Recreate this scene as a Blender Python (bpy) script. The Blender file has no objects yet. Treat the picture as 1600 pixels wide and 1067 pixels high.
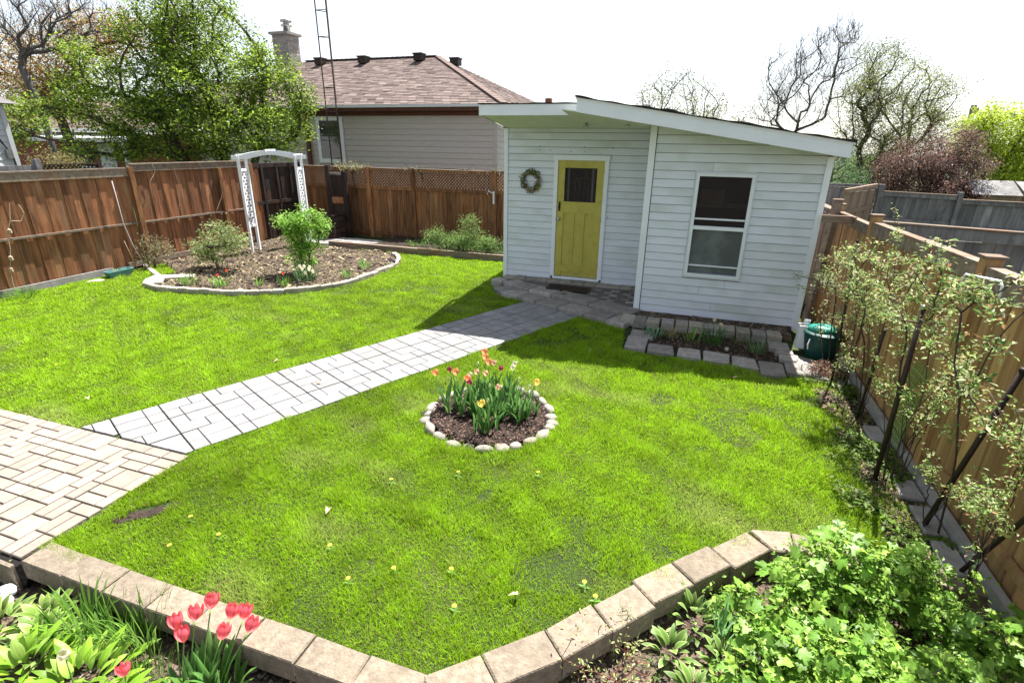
import bpy, math, random
import numpy as np
from mathutils import Vector, Matrix
random.seed(7); rng = np.random.default_rng(7)
PI = math.pi
S = bpy.context.scene
C = S.collection

# ------------------------------------------------------------ camera, light, exposure
cd = bpy.data.cameras.new('camera'); cam = bpy.data.objects.new('camera', cd); C.objects.link(cam)
cd.sensor_width = 36; cd.lens = 36 * 812 / 1600; cd.clip_end = 600; cd.clip_start = .05
yaw, pitch, roll = math.radians(18.5), math.radians(20.8), math.radians(.83)
f_ = Vector((-math.sin(yaw) * math.cos(pitch), math.cos(yaw) * math.cos(pitch), -math.sin(pitch)))
r0 = Vector((math.cos(yaw), math.sin(yaw), 0)); u0 = r0.cross(f_)
r_ = math.cos(roll) * r0 + math.sin(roll) * u0; u_ = -math.sin(roll) * r0 + math.cos(roll) * u0
M = Matrix((r_, u_, -f_)).transposed().to_4x4(); M.translation = Vector((3.205, -9.10, 2.45))
cam.matrix_world = M; S.camera = cam
CAM = np.array([3.205, -9.10, 2.45])

SUN = Vector((.12, .535, 1)).normalized()
w = bpy.data.worlds.new('World'); S.world = w; w.use_nodes = True
nt = w.node_tree; bg = nt.nodes['Background']
sky = nt.nodes.new('ShaderNodeTexSky'); sky.sky_type = 'NISHITA'; sky.sun_disc = False
sky.sun_elevation = math.asin(SUN.z); sky.sun_rotation = math.atan2(SUN.x, SUN.y)
sky.air_density = 1.0; sky.dust_density = 1.0; sky.ozone_density = 1.0; sky.altitude = 0
hsv = nt.nodes.new('ShaderNodeHueSaturation'); hsv.inputs['Saturation'].default_value = .45
nt.links.new(sky.outputs[0], hsv.inputs['Color']); nt.links.new(hsv.outputs[0], bg.inputs[0]); bg.inputs[1].default_value = .078
ld = bpy.data.lights.new('sun', 'SUN'); ld.energy = 5.0; ld.angle = math.radians(.5); ld.color = (1, .96, .89)
sun = bpy.data.objects.new('sun', ld); C.objects.link(sun)
sun.rotation_euler = SUN.to_track_quat('Z', 'Y').to_euler()
S.view_settings.view_transform = 'Standard'; S.view_settings.look = 'None'
S.view_settings.gamma = 1; S.view_settings.use_curve_mapping = False
S.view_settings.exposure = 1.6
S.cycles.max_bounces = 6; S.cycles.transparent_max_bounces = 8; S.cycles.diffuse_bounces = 3

# ------------------------------------------------------------ helpers
WL = {}
def link(o, parent=None, loc=(0, 0, 0)):
    """loc is a world position; parents are never rotated or scaled unless the child is given in local terms"""
    C.objects.link(o); loc = Vector(loc)
    if parent is not None:
        o.parent = parent; o.location = loc - WL[parent.name]
    else: o.location = loc
    WL[o.name] = loc.copy()
    return o
def props(o, label=None, cat=None, group=None, kind=None):
    if label: o['label'] = label
    if cat: o['category'] = cat
    if group: o['group'] = group
    if kind: o['kind'] = kind
    return o
def thing(name, label, cat, loc=(0, 0, 0), group=None):
    o = bpy.data.objects.new(name, None); o.empty_display_size = .1
    link(o, None, loc); return props(o, label, cat, group)
def mesh(name, V, F, mat, smooth=False, col=None):
    me = bpy.data.meshes.new(name); me.from_pydata([tuple(v) for v in V], [], [tuple(f) for f in F])
    if mat: me.materials.append(mat)
    if smooth: me.polygons.foreach_set('use_smooth', [True] * len(me.polygons))
    if col is not None:
        a = me.color_attributes.new('col', 'FLOAT_COLOR', 'POINT'); c4 = np.ones((len(V), 4), dtype=np.float32); c4[:, :3] = col
        a.data.foreach_set('color', c4.ravel())
    me.update(); return me
def mesh_np(name, V, nper, mat, col=None, smooth=False):
    """faces of nper consecutive vertices each"""
    V = np.asarray(V, dtype=np.float32).reshape(-1, 3); n = len(V); nf = n // nper
    me = bpy.data.meshes.new(name); me.vertices.add(n); me.loops.add(n); me.polygons.add(nf)
    me.vertices.foreach_set('co', V.ravel()); me.loops.foreach_set('vertex_index', np.arange(n, dtype=np.int32))
    me.polygons.foreach_set('loop_start', np.arange(0, n, nper, dtype=np.int32))
    me.polygons.foreach_set('loop_total', np.full(nf, nper, dtype=np.int32))
    me.materials.append(mat)
    if col is not None:
        a = me.color_attributes.new('col', 'FLOAT_COLOR', 'POINT'); c4 = np.ones((n, 4), dtype=np.float32); c4[:, :3] = col
        a.data.foreach_set('color', c4.ravel())
    me.update(calc_edges=True); return me
def obj(name, me, parent=None, loc=(0, 0, 0), rot=(0, 0, 0), scale=(1, 1, 1)):
    o = bpy.data.objects.new(name, me); link(o, parent, loc); o.rotation_euler = rot; o.scale = scale; return o
def centre(V):
    V = np.asarray(V, dtype=float); c = (V.min(0) + V.max(0)) / 2; c[2] = V[:, 2].min(); return c
def part(name, V, F, mat, parent=None, smooth=False, col=None):
    """world-space geometry, origin moved to its base centre"""
    c = centre(V); me = mesh(name, np.asarray(V, dtype=float) - c, F, mat, smooth, col)
    return obj(name, me, parent, c)
class G:
    """collects shapes"""
    def __init__(s): s.v = []; s.f = []
    def add(s, V, F):
        k = len(s.v); s.v += [tuple(float(q) for q in v) for v in V]; s.f += [tuple(i + k for i in f) for f in F]; return s
    def box(s, a, b):
        (x0, y0, z0), (x1, y1, z1) = a, b
        return s.add([(x0, y0, z0), (x1, y0, z0), (x1, y1, z0), (x0, y1, z0), (x0, y0, z1), (x1, y0, z1), (x1, y1, z1), (x0, y1, z1)],
                     [(3, 2, 1, 0), (4, 5, 6, 7), (0, 1, 5, 4), (1, 2, 6, 5), (2, 3, 7, 6), (3, 0, 4, 7)])
    def beam(s, p, q, w_, h_, up=(0, 0, 1)):
        p, q = Vector(p), Vector(q); d = (q - p).normalized(); u = Vector(up)
        sd = d.cross(u)
        if sd.length < 1e-4: sd = d.cross(Vector((0, 1, 0)))
        sd.normalize(); u = sd.cross(d).normalized(); V = []
        for e in (p, q):
            for a, b in ((-1, -1), (1, -1), (1, 1), (-1, 1)): V.append(e + sd * a * w_ / 2 + u * b * h_ / 2)
        return s.add(V, [(3, 2, 1, 0), (4, 5, 6, 7), (0, 1, 5, 4), (1, 2, 6, 5), (2, 3, 7, 6), (3, 0, 4, 7)])
    def tube(s, P, R, n=6, cap=True):
        P = [Vector(p) for p in P]; V = []; F = []
        if not hasattr(R, '__len__'): R = [R] * len(P)
        for i, p in enumerate(P):
            d = (P[min(i + 1, len(P) - 1)] - P[max(i - 1, 0)])
            if d.length < 1e-9: d = Vector((0, 0, 1))
            d.normalize(); a = d.cross(Vector((.31, .2, .93)) if abs(d.z) < .9 else Vector((1, 0, .1))).normalized(); b = d.cross(a)
            for k in range(n):
                t = 2 * PI * k / n; V.append(p + (a * math.cos(t) + b * math.sin(t)) * R[i])
        for i in range(len(P) - 1):
            for k in range(n):
                k2 = (k + 1) % n; F.append((i * n + k, i * n + k2, i * n + n + k2, i * n + n + k))
        if cap: F.append(tuple(range(n))[::-1]); F.append(tuple((len(P) - 1) * n + k for k in range(n)))
        return s.add(V, F)
    def prism(s, poly, z0, z1, ch=0.0):
        """poly: xy list counterclockwise; optional top chamfer ch"""
        n = len(poly); V = [(x, y, z0) for x, y in poly]; F = [tuple(range(n))[::-1]]
        if ch:
            cx = sum(p[0] for p in poly) / n; cy = sum(p[1] for p in poly) / n
            V += [(x, y, z1 - ch) for x, y in poly]
            for x, y in poly:
                d = math.hypot(x - cx, y - cy) or 1; k = max(0, 1 - ch * 1.3 / d); V.append((cx + (x - cx) * k, cy + (y - cy) * k, z1))
            for L in (0, 1):
                for k in range(n): k2 = (k + 1) % n; F.append((L * n + k, L * n + k2, L * n + n + k2, L * n + n + k))
            F.append(tuple(2 * n + k for k in range(n)))
        else:
            V += [(x, y, z1) for x, y in poly]
            for k in range(n): k2 = (k + 1) % n; F.append((k, k2, n + k2, n + k))
            F.append(tuple(n + k for k in range(n)))
        return s.add(V, F)
    def part(s, name, mat, parent=None, smooth=False): return part(name, s.v, s.f, mat, parent, smooth)
def box_part(name, a, b, mat, parent=None): return G().box(a, b).part(name, mat, parent)

# ------------------------------------------------------------ materials
def nodes(m): m.use_nodes = True; return m.node_tree
def material(name, c1, c2=None, scale=4., rough=.85, bump=.3, bscale=30., stretch=(1, 1, 1), objvar=.12, spec=.3, c3=None, c3amt=.5, c3scale=1.5, detail=6, metal=0.0, use_col=False, bdist=.01):
    m = bpy.data.materials.new(name); t = nodes(m); N = t.nodes; L = t.links
    b = N['Principled BSDF']; b.inputs['Roughness'].default_value = rough; b.inputs['Specular IOR Level'].default_value = spec; b.inputs['Metallic'].default_value = metal
    c2 = c2 or tuple(v * .7 for v in c1)
    tc = N.new('ShaderNodeTexCoord'); oi = N.new('ShaderNodeObjectInfo')
    mul = N.new('ShaderNodeMath'); mul.operation = 'MULTIPLY'; mul.inputs[1].default_value = 37.; L.new(oi.outputs['Random'], mul.inputs[0])
    add = N.new('ShaderNodeVectorMath'); add.operation = 'ADD'; L.new(tc.outputs['Object'], add.inputs[0]); L.new(mul.outputs[0], add.inputs[1])
    mp = N.new('ShaderNodeMapping'); mp.inputs['Scale'].default_value = stretch; L.new(add.outputs[0], mp.inputs[0])
    n1 = N.new('ShaderNodeTexNoise'); n1.inputs['Scale'].default_value = scale; n1.inputs['Detail'].default_value = detail; n1.inputs['Roughness'].default_value = .62; L.new(mp.outputs[0], n1.inputs['Vector'])
    r1 = N.new('ShaderNodeValToRGB'); r1.color_ramp.elements[0].position = .33; r1.color_ramp.elements[1].position = .67
    r1.color_ramp.elements[0].color = (*c2, 1); r1.color_ramp.elements[1].color = (*c1, 1); L.new(n1.outputs[0], r1.inputs[0])
    last = r1.outputs[0]
    if c3:
        n3 = N.new('ShaderNodeTexNoise'); n3.inputs['Scale'].default_value = c3scale; n3.inputs['Detail'].default_value = 5; L.new(add.outputs[0], n3.inputs['Vector'])
        r3 = N.new('ShaderNodeValToRGB'); r3.color_ramp.elements[0].position = .5; r3.color_ramp.elements[1].position = .72
        r3.color_ramp.elements[0].color = (0, 0, 0, 1); r3.color_ramp.elements[1].color = (c3amt,) * 3 + (1,); L.new(n3.outputs[0], r3.inputs[0])
        mx = N.new('ShaderNodeMix'); mx.data_type = 'RGBA'; L.new(r3.outputs[0], mx.inputs[0]); L.new(last, mx.inputs[6]); mx.inputs[7].default_value = (*c3, 1); last = mx.outputs[2]
    if use_col:
        vc = N.new('ShaderNodeVertexColor'); vc.layer_name = 'col'
        mx = N.new('ShaderNodeMix'); mx.data_type = 'RGBA'; mx.blend_type = 'MULTIPLY'; mx.inputs[0].default_value = 1; L.new(last, mx.inputs[6]); L.new(vc.outputs[0], mx.inputs[7]); last = mx.outputs[2]
    if objvar:
        hs = N.new('ShaderNodeHueSaturation'); mr = N.new('ShaderNodeMapRange'); mr.inputs[3].default_value = 1 - objvar; mr.inputs[4].default_value = 1 + objvar
        L.new(oi.outputs['Random'], mr.inputs[0]); L.new(mr.outputs[0], hs.inputs['Value']); L.new(last, hs.inputs['Color']); last = hs.outputs[0]
    L.new(last, b.inputs['Base Color'])
    if bump:
        n2 = N.new('ShaderNodeTexNoise'); n2.inputs['Scale'].default_value = bscale; n2.inputs['Detail'].default_value = 5; L.new(mp.outputs[0], n2.inputs['Vector'])
        bp = N.new('ShaderNodeBump'); bp.inputs['Strength'].default_value = bump; bp.inputs['Distance'].default_value = bdist; L.new(n2.outputs[0], bp.inputs['Height']); L.new(bp.outputs[0], b.inputs['Normal'])
    return m
def leaf_mat(name, c, trans=.45, rough=.5, var=.15, spec=.3, obj_random=False):
    """foliage: principled + translucent, per-leaf colour attribute col multiplies the base colour"""
    m = bpy.data.materials.new(name); t = nodes(m); N = t.nodes; L = t.links
    b = N['Principled BSDF']; b.inputs['Roughness'].default_value = rough; b.inputs['Specular IOR Level'].default_value = spec
    tr = N.new('ShaderNodeBsdfTranslucent'); ms = N.new('ShaderNodeMixShader'); ms.inputs[0].default_value = trans
    if obj_random:
        oi = N.new('ShaderNodeObjectInfo'); rp = N.new('ShaderNodeMapRange'); rp.inputs[3].default_value = 1 - var; rp.inputs[4].default_value = 1 + var; L.new(oi.outputs['Random'], rp.inputs[0])
        hs = N.new('ShaderNodeHueSaturation'); hs.inputs['Color'].default_value = (*c, 1); L.new(rp.outputs[0], hs.inputs['Value']); src = hs.outputs[0]
        tc = N.new('ShaderNodeTexCoord'); mp = N.new('ShaderNodeMapping'); mp.inputs['Scale'].default_value = (14, 120, 14); L.new(tc.outputs['Object'], mp.inputs[0]); nz = N.new('ShaderNodeTexNoise'); nz.inputs['Scale'].default_value = 1.; nz.inputs['Detail'].default_value = 3; L.new(mp.outputs[0], nz.inputs['Vector'])
        mr = N.new('ShaderNodeMapRange'); mr.inputs[1].default_value = .3; mr.inputs[2].default_value = .7; mr.inputs[3].default_value = .72; mr.inputs[4].default_value = 1.18; L.new(nz.outputs[0], mr.inputs[0]); mv = N.new('ShaderNodeVectorMath'); mv.operation = 'SCALE'; L.new(src, mv.inputs[0]); L.new(mr.outputs[0], mv.inputs['Scale']); src = mv.outputs[0]
        vc = N.new('ShaderNodeVertexColor'); vc.layer_name = 'col'
        mx = N.new('ShaderNodeMix'); mx.data_type = 'RGBA'; mx.blend_type = 'MULTIPLY'; mx.inputs[0].default_value = 1; L.new(src, mx.inputs[6]); L.new(vc.outputs[0], mx.inputs[7]); src = mx.outputs[2]
    else:
        vc = N.new('ShaderNodeVertexColor'); vc.layer_name = 'col'
        mx = N.new('ShaderNodeMix'); mx.data_type = 'RGBA'; mx.blend_type = 'MULTIPLY'; mx.inputs[0].default_value = 1; mx.inputs[6].default_value = (*c, 1); L.new(vc.outputs[0], mx.inputs[7]); src = mx.outputs[2]
    L.new(src, b.inputs['Base Color'])
    g = N.new('ShaderNodeGamma'); g.inputs[1].default_value = .8; L.new(src, g.inputs[0]); L.new(g.outputs[0], tr.inputs[0])
    L.new(b.outputs[0], ms.inputs[1]); L.new(tr.outputs[0], ms.inputs[2]); L.new(ms.outputs[0], N['Material Output'].inputs[0])
    return m
def glass_mat(name, tint=(.02, .022, .025), clear=.5):
    m = bpy.data.materials.new(name); t = nodes(m); N = t.nodes; L = t.links
    b = N['Principled BSDF']; b.inputs['Base Color'].default_value = (*tint, 1); b.inputs['Roughness'].default_value = .03; b.inputs['Specular IOR Level'].default_value = .8
    tr = N.new('ShaderNodeBsdfTransparent'); ms = N.new('ShaderNodeMixShader'); ms.inputs[0].default_value = clear
    L.new(b.outputs[0], ms.inputs[1]); L.new(tr.outputs[0], ms.inputs[2]); L.new(ms.outputs[0], N['Material Output'].inputs[0]); return m

VINYL = material('vinyl_siding', (.69, .725, .80), (.63, .665, .74), 3, .5, .10, 25, (1, 1, 6), .03, c3=(.40, .45, .38), c3amt=.5, c3scale=1.6)
TRIM = material('white_trim', (.78, .81, .86), (.72, .76, .81), 5, .45, .08, 30, objvar=.02)
WHITE = material('white_paint', (.80, .81, .84), (.72, .74, .77), 9, .5, .15, 40, objvar=.03)
SOFFIT = material('soffit_panel', (.66, .69, .58), (.61, .64, .54), 5, .7, .1, 30, objvar=.02)
SHINGLE = material('shed_roofing', (.035, .03, .032), (.015, .013, .014), 20, .95, .6, 80, objvar=.1)
DOOR = material('olive_door_paint', (.50, .43, .09), (.42, .365, .07), 6, .42, .12, 40, (1, 1, .3), .03, c3=(.28, .25, .07), c3amt=.45, c3scale=9)
DARK = material('dark_interior', (.02, .018, .016), bump=0, objvar=0)
METAL = material('brushed_metal', (.55, .54, .52), (.42, .41, .40), 20, .3, .05, metal=.9, objvar=0)
BLACKM = material('dark_metal', (.02, .015, .013), (.035, .02, .015), 12, .55, .2, 60, objvar=.15)
FENCE = material('stained_cedar', (.34, .140, .062), (.10, .043, .021), 6.0, .82, .5, 26, (3.2, 3.2, .45), .34, c3=(.30, .19, .11), c3amt=.5, c3scale=2.2)
FENCE2 = material('brown_stained_cedar', (.31, .140, .056), (.10, .046, .019), 6.0, .82, .5, 26, (3.2, 3.2, .45), .30, c3=(.22, .15, .08), c3amt=.45, c3scale=2.2)
OLDWOOD = material('weathered_wood', (.26, .21, .165), (.13, .095, .07), 5, .9, .5, 30, (.5, 3, 3), .2, c3=(.24, .10, .05), c3amt=.6, c3scale=3)
RFENCE = material('golden_cedar', (.49, .305, .14), (.27, .15, .065), 4.5, .85, .5, 24, (3.2, 3.2, .35), .28, c3=(.36, .17, .075), c3amt=.6, c3scale=1.8)
GREYWOOD = material('grey_wood', (.23, .225, .22), (.11, .107, .108), 5, .92, .5, 26, (3.2, 3.2, .4), .2, c3=(.36, .35, .34), c3amt=.7, c3scale=3)
TANWOOD = material('tan_wood', (.30, .215, .15), (.19, .13, .09), 5, .9, .4, 26, (3, 3, .4), .15)
DARKWOOD = material('dark_wood', (.045, .028, .022), (.014, .010, .009), 5, .85, .5, 26, (3.2, 3.2, .5), .3, c3=(.11, .045, .024), c3amt=.6, c3scale=2)  # near-black brown wood with reddish patches
JOINT = material('joint_sand', (.012, .010, .009), (.006, .005, .005), 30, .98, .3, 60, objvar=0)
PATHSTONE = material('grey_paver', (.275, .27, .275), (.20, .197, .20), 9, .88, .4, 60, objvar=.16, c3=(.22, .20, .175), c3amt=.55, c3scale=3)
PATIOSTONE = material('buff_paver', (.285, .245, .207), (.215, .185, .156), 9, .88, .4, 60, objvar=.13, c3=(.36, .26, .21), c3amt=.35, c3scale=4)
BLOCK = material('tan_wall_block', (.27, .222, .168), (.16, .13, .098), 26, .92, .8, 70, objvar=.12, c3=(.15, .125, .095), c3amt=.5, c3scale=7)
STEPST = material('step_stone', (.37, .34, .315), (.23, .21, .195), 14, .92, .8, 50, objvar=.24, c3=(.17, .18, .13), c3amt=.45, c3scale=4)
CONC = material('old_concrete', (.36, .34, .33), (.24, .225, .22), 7, .93, .5, 50, objvar=.12, c3=(.17, .16, .13), c3amt=.5, c3scale=3)
FIELD = material('field_stone', (.34, .31, .275), (.22, .20, .175), 10, .85, .4, 40, objvar=.2, c3=(.35, .26, .2), c3amt=.5)
EDGE = material('edging_stone', (.40, .36, .31), (.27, .24, .20), 12, .92, .6, 50, objvar=.15, c3=(.20, .20, .13), c3amt=.5, c3scale=5)
SOIL = material('dark_soil', (.055, .038, .028), (.022, .015, .011), 26, .98, 1.0, 45, objvar=0, bdist=.03)
MULCH = material('pale_mulch', (.17, .115, .085), (.055, .036, .028), 22, .98, 1.0, 40, objvar=0, c3=(.26, .21, .12), c3amt=.6, c3scale=2.2, bdist=.03)
CHIP = material('mulch_chip', (1, 1, 1), (.8, .8, .8), 30, .95, .2, 60, objvar=0, use_col=True)
LAWNBASE = material('lawn_soil', (.030, .055, .010), (.022, .032, .010), 9, .95, .6, 60, objvar=0, c3=(.14, .12, .05), c3amt=.35, c3scale=.8)
GRASS = leaf_mat('grass_blade', (1, 1, 1), .42, .5, spec=.22)
BARK = material('tree_bark', (.095, .07, .055), (.045, .034, .028), 9, .92, .6, 30, (1, 1, .4), 0)
GREYBARK = material('grey_bark', (.13, .115, .11), (.07, .062, .06), 9, .92, .5, 30, (1, 1, .4), 0)
LEAF = leaf_mat('tree_leaf', (1, 1, 1), .45, .45)
BLEAF = leaf_mat('bed_leaf', (1, 1, 1), .35, .48, var=.38, obj_random=True, spec=.35)
PETAL = leaf_mat('petal', (1, 1, 1), .40, .5, var=.08, obj_random=True)
TAN = material('tan_siding', (.50, .455, .43), (.455, .415, .39), 3, .6, .08, 25, (1, 1, 5), .03)
ROOFT = material('brown_shingle', (.19, .145, .13), (.12, .08, .07), 14, .95, .5, 60, objvar=.22)
BRICKM = material('red_brick', (.27, .10, .065), (.18, .065, .045), 12, .9, .4, 50, objvar=.2)
GREYBRICK = material('grey_brick', (.36, .34, .32), (.24, .225, .21), 10, .9, .4, 50, objvar=.2)
GLASS = glass_mat('window_glass', clear=.55)
DGLASS = glass_mat('dark_glass', (.03, .035, .04), clear=.15)
SCREEN = material('insect_screen', (.11, .12, .12), (.09, .10, .10), 3, .8, 0, objvar=0, c3=(.19, .22, .22), c3amt=.7, c3scale=3)
CLAP = material('white_clapboard', (.62, .63, .64), (.57, .58, .60), 4, .7, .1, 30, objvar=.03)

# ------------------------------------------------------------ world sheets
g = G().prism([(-250, -120), (250, -120), (250, 300), (-250, 300)], -.6, -.2)
props(g.part('ground', SOIL), kind='structure')
lawn_poly = [(-60, -7.62), (2.28, -7.62), (3.93, -5.97), (60, -5.97), (60, 90), (-60, 90)]
g = G().prism(lawn_poly, -.196, 0)
props(g.part('lawn', LAWNBASE), kind='structure')

def inside(P, poly):
    x, y = P[:, 0], P[:, 1]; r = np.zeros(len(P), bool); n = len(poly)
    for i in range(n):
        x0, y0 = poly[i]; x1, y1 = poly[(i + 1) % n]
        if y0 == y1: continue
        c = ((y0 > y) != (y1 > y)) & (x < (x1 - x0) * (y - y0) / (y1 - y0) + x0); r ^= c
    return r
def wob(P, s, seed):
    """cheap smooth noise in -1..1 from sums of sines"""
    q = np.random.default_rng(seed); out = np.zeros(len(P))
    for k in range(5):
        a = q.uniform(0, 2 * PI); f = s * q.uniform(.6, 1.7); out += np.sin((P[:, 0] * math.cos(a) + P[:, 1] * math.sin(a)) * f + q.uniform(0, 6))
    return out / 2.6

BED_C, BED_R = (1.62, -5.0), .58
mulch_poly = [(-7.2, -1.2), (-6.2, -1.75), (-6.0, -2.35), (-5.66, -2.75), (-5.2, -2.82), (-4.69, -2.73), (-4.1, -2.62), (-3.58, -2.46), (-3.1, -2.12), (-2.78, -1.84), (-2.6, -1.4), (-2.55, -1.02), (-2.50, -.5), (-2.53, -.1), (-2.6, .5), (-2.9, 1.05), (-3.3, 1.5), (-5.4, 1.62), (-7.2, 3.3)]
PD, PR = np.array([.4305, .9026]), np.array([.9026, -.4305]); P0 = np.array([-.5, -3.83])   # path direction, across, left-edge point
PW = 1.125
def pw(s, t): q = P0 + PD * s + PR * t; return (float(q[0]), float(q[1]))
path_poly = [pw(-3.2, 0), pw(-3.2, PW), pw(3.2, PW), pw(3.2, 0)]
patio_poly = [(-14, -7.72), (-.42, -7.72), (-.42, -7.5), (-.5, -6.47), (-14, -6.47)]
step_front = [(.0, -.72), (.26, -.98), (.65, -1.15), (.98, -1.31), (1.39, -1.48), (1.84, -1.68), (2.19, -1.82), (2.5, -1.97)]
shed_poly = [(-.05, 3), (-.05, -.3)] + step_front + [(2.58, -2.78), (4.15, -2.86), (4.2, -3.03), (4.46, -3.0), (4.8, -2.9), (4.8, 3)]
curb_poly = [(-7.2, 1.62), (0, 1.62), (0, 3.5), (-7.2, 3.5)]

# lawn grass: one mesh of blades, denser near the viewer
def make_grass():
    n = 2600000
    P = np.stack([rng.uniform(-7.15, 5.2, n), rng.uniform(-7.58, 1.7, n)], 1)
    d = np.hypot(P[:, 0] - CAM[0], np.hypot(P[:, 1] - CAM[1], 2.3))
    keep = rng.random(n) < np.clip((4.6 / d) ** 1.7, .10, 1)
    # view wedge: leave out what is far outside the frame
    ang = np.degrees(np.arctan2(-(P[:, 0] - CAM[0]), P[:, 1] - CAM[1])) - 18.5
    keep &= np.abs(ang) < 62
    P = P[keep]; d = d[keep]
    bad = inside(P, path_poly) | inside(P, patio_poly) | inside(P, mulch_poly) | inside(P, shed_poly) | inside(P, curb_poly)
    bad |= np.hypot(P[:, 0] - BED_C[0], P[:, 1] - BED_C[1]) < BED_R + .03
    bad |= ~inside(P, lawn_poly)
    # thin, worn strip along the right fence and a bare hole near the patio
    strip = np.clip((P[:, 0] - 4.55 + .12 * wob(P, 4, 5)) / .5, 0, 1)
    bad |= rng.random(len(P)) < strip * .96
    hu = ((P[:, 0] + .14) + (P[:, 1] + 7.10)) * .7071; hv = (-(P[:, 0] + .14) + (P[:, 1] + 7.10)) * .7071; hole = (hu ** 2 / .040 + hv ** 2 / .0045) < 1 + .45 * wob(P, 34, 9)
    bad |= hole
    thin = (wob(P, 2.6, 21) + .6 * wob(P, 9, 22)) > 1.12
    bad |= thin & (rng.random(len(P)) < .6)
    P = P[~bad]; d = d[~bad]; n = len(P)
    L = rng.uniform(.018, .048, n) * (1 + .25 * wob(P, 6, 1)) * (1 + .45 * np.clip(wob(P, 16, 2), -.6, 1))
    # longer tufts along edges of path, stones and blocks
    edge = (np.abs((P - P0) @ PR - PW) < .06) | (np.abs((P - P0) @ PR) < .05) | (np.abs(np.hypot(P[:, 0] - BED_C[0], P[:, 1] - BED_C[1]) - BED_R - .08) < .07) | (np.abs(P[:, 1] + 6.5) < .06)
    L[edge] *= 1.35
    Wd = np.clip(.0021 * (d / 3.2) ** .95, .0019, .0085) * rng.uniform(.8, 1.4, n)
    a = rng.uniform(0, 2 * PI, n); b = rng.uniform(0, 2 * PI, n); lean = rng.uniform(.15, .95, n) * L
    z0 = np.zeros(n)
    base = np.stack([P[:, 0], P[:, 1], z0], 1)
    side = np.stack([np.cos(a), np.sin(a), z0], 1) * Wd[:, None]
    tip = base + np.stack([np.cos(b) * lean, np.sin(b) * lean, np.sqrt(np.maximum(L ** 2 - lean ** 2 * .8, 1e-6))], 1)
    V = np.stack([base - side, base + side, tip], 1).reshape(-1, 3)
    big = wob(P, .9, 31) * .5 + wob(P, 3.2, 32) * .35 + wob(P, 11, 33) * .25
    dry = np.clip(wob(P, 1.7, 41) * .6 + wob(P, 7, 42) * .55 - .38, 0, 1) * np.clip(1.3 - d / 9, .15, 1)
    r = rng.random(n)
    fine = wob(P, 38, 34) * .5 + wob(P, 75, 35) * .5
    c = np.stack([.33 + .05 * big + .05 * (r - .5), .56 + .08 * big + .10 * (r - .5), .016 + 0 * r], 1) * (1.05 + .19 * fine + .3 * (rng.random(n) - .5) + .12 * wob(P, 14, 36))[:, None]
    dk = np.clip(-big - .1, 0, 1)[:, None]; c = c * (1 - .25 * dk) 
    c = c * (1 - dry[:, None] * .5) + np.array([.62, .60, .26]) * dry[:, None] * .5
    straw = (r < .045 + .10 * dry); c[straw] = np.array([.48, .40, .19]) * (.7 + .5 * rng.random((straw.sum(), 1)))
    c = np.clip(c, .004, 1)
    cc = np.repeat(c, 3, 0); cc[0::3] *= .5; cc[1::3] *= .5  # blade roots coloured darker, painting in the occlusion near the ground
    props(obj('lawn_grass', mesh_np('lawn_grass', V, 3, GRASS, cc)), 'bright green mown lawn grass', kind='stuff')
make_grass()

# ------------------------------------------------------------ scattering chips / litter
def chips(name, poly_or_fn, n, zf, size, cols, label, box):
    x0, y0, x1, y1 = box; P = np.stack([rng.uniform(x0, x1, n), rng.uniform(y0, y1, n)], 1)
    k = poly_or_fn(P) if callable(poly_or_fn) else inside(P, poly_or_fn); P = P[k]; n = len(P)
    a = rng.uniform(0, 2 * PI, n); L = rng.uniform(.4, 1, n) * size; Wd = L * rng.uniform(.2, .6, n); tl = rng.uniform(-.5, .5, n); t2 = rng.uniform(-.5, .5, n)
    ex = np.stack([np.cos(a), np.sin(a), tl], 1) * L[:, None]; ey = np.stack([-np.sin(a), np.cos(a), t2], 1) * Wd[:, None]
    b = np.stack([P[:, 0], P[:, 1], zf(P) + .3 * L * (np.abs(tl) + np.abs(t2) * .5) + rng.uniform(0, size * .3, n)], 1)
    V = np.stack([b - ex - ey, b + ex - ey, b + ex + ey, b - ex + ey], 1).reshape(-1, 3)
    cols = np.array(cols); c = cols[rng.integers(0, len(cols), n)] * rng.uniform(.6, 1.3, (n, 1))
    return props(obj(name, mesh_np(name, V, 4, CHIP, np.repeat(c, 4, 0))), label, kind='stuff')

def sheet(name, poly, zf, mat, step=.08, kind='structure'):
    """bumpy soil sheet clipped to a polygon (vertices outside are pulled down)"""
    P = np.array(poly); x0, y0 = P.min(0); x1, y1 = P.max(0); nx = int((x1 - x0) / step) + 2; ny = int((y1 - y0) / step) + 2
    X, Y = np.meshgrid(np.linspace(x0, x1, nx), np.linspace(y0, y1, ny)); Q = np.stack([X.ravel(), Y.ravel()], 1); ins = inside(Q, poly)
    Z = np.where(ins, zf(Q), -.12 if 'front' not in name else -.3); V = np.column_stack([Q, Z]); F = []
    for j in range(ny - 1):
        for i in range(nx - 1):
            k = j * nx + i; q = (k, k + 1, k + nx + 1, k + nx)
            if any(ins[t] for t in q): F.append(q)
    o = part(name, V, F, mat, smooth=True); return props(o, kind=kind)
mz = lambda P: .03 + .012 * wob(P, 7, 3) + .008 * wob(P, 25, 4)
sheet('mulch_bed', mulch_poly, mz, MULCH)
brown = [(.13, .10, .08), (.07, .05, .04), (.22, .18, .14), (.035, .026, .024), (.11, .08, .065)]
chips('mulch_chips', mulch_poly, 95000, mz, .015, brown + [(.28, .27, .10)], 'mulch and dead leaf litter in the large left bed', (-7.2, -2.9, -2.4, 3.3))
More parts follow.
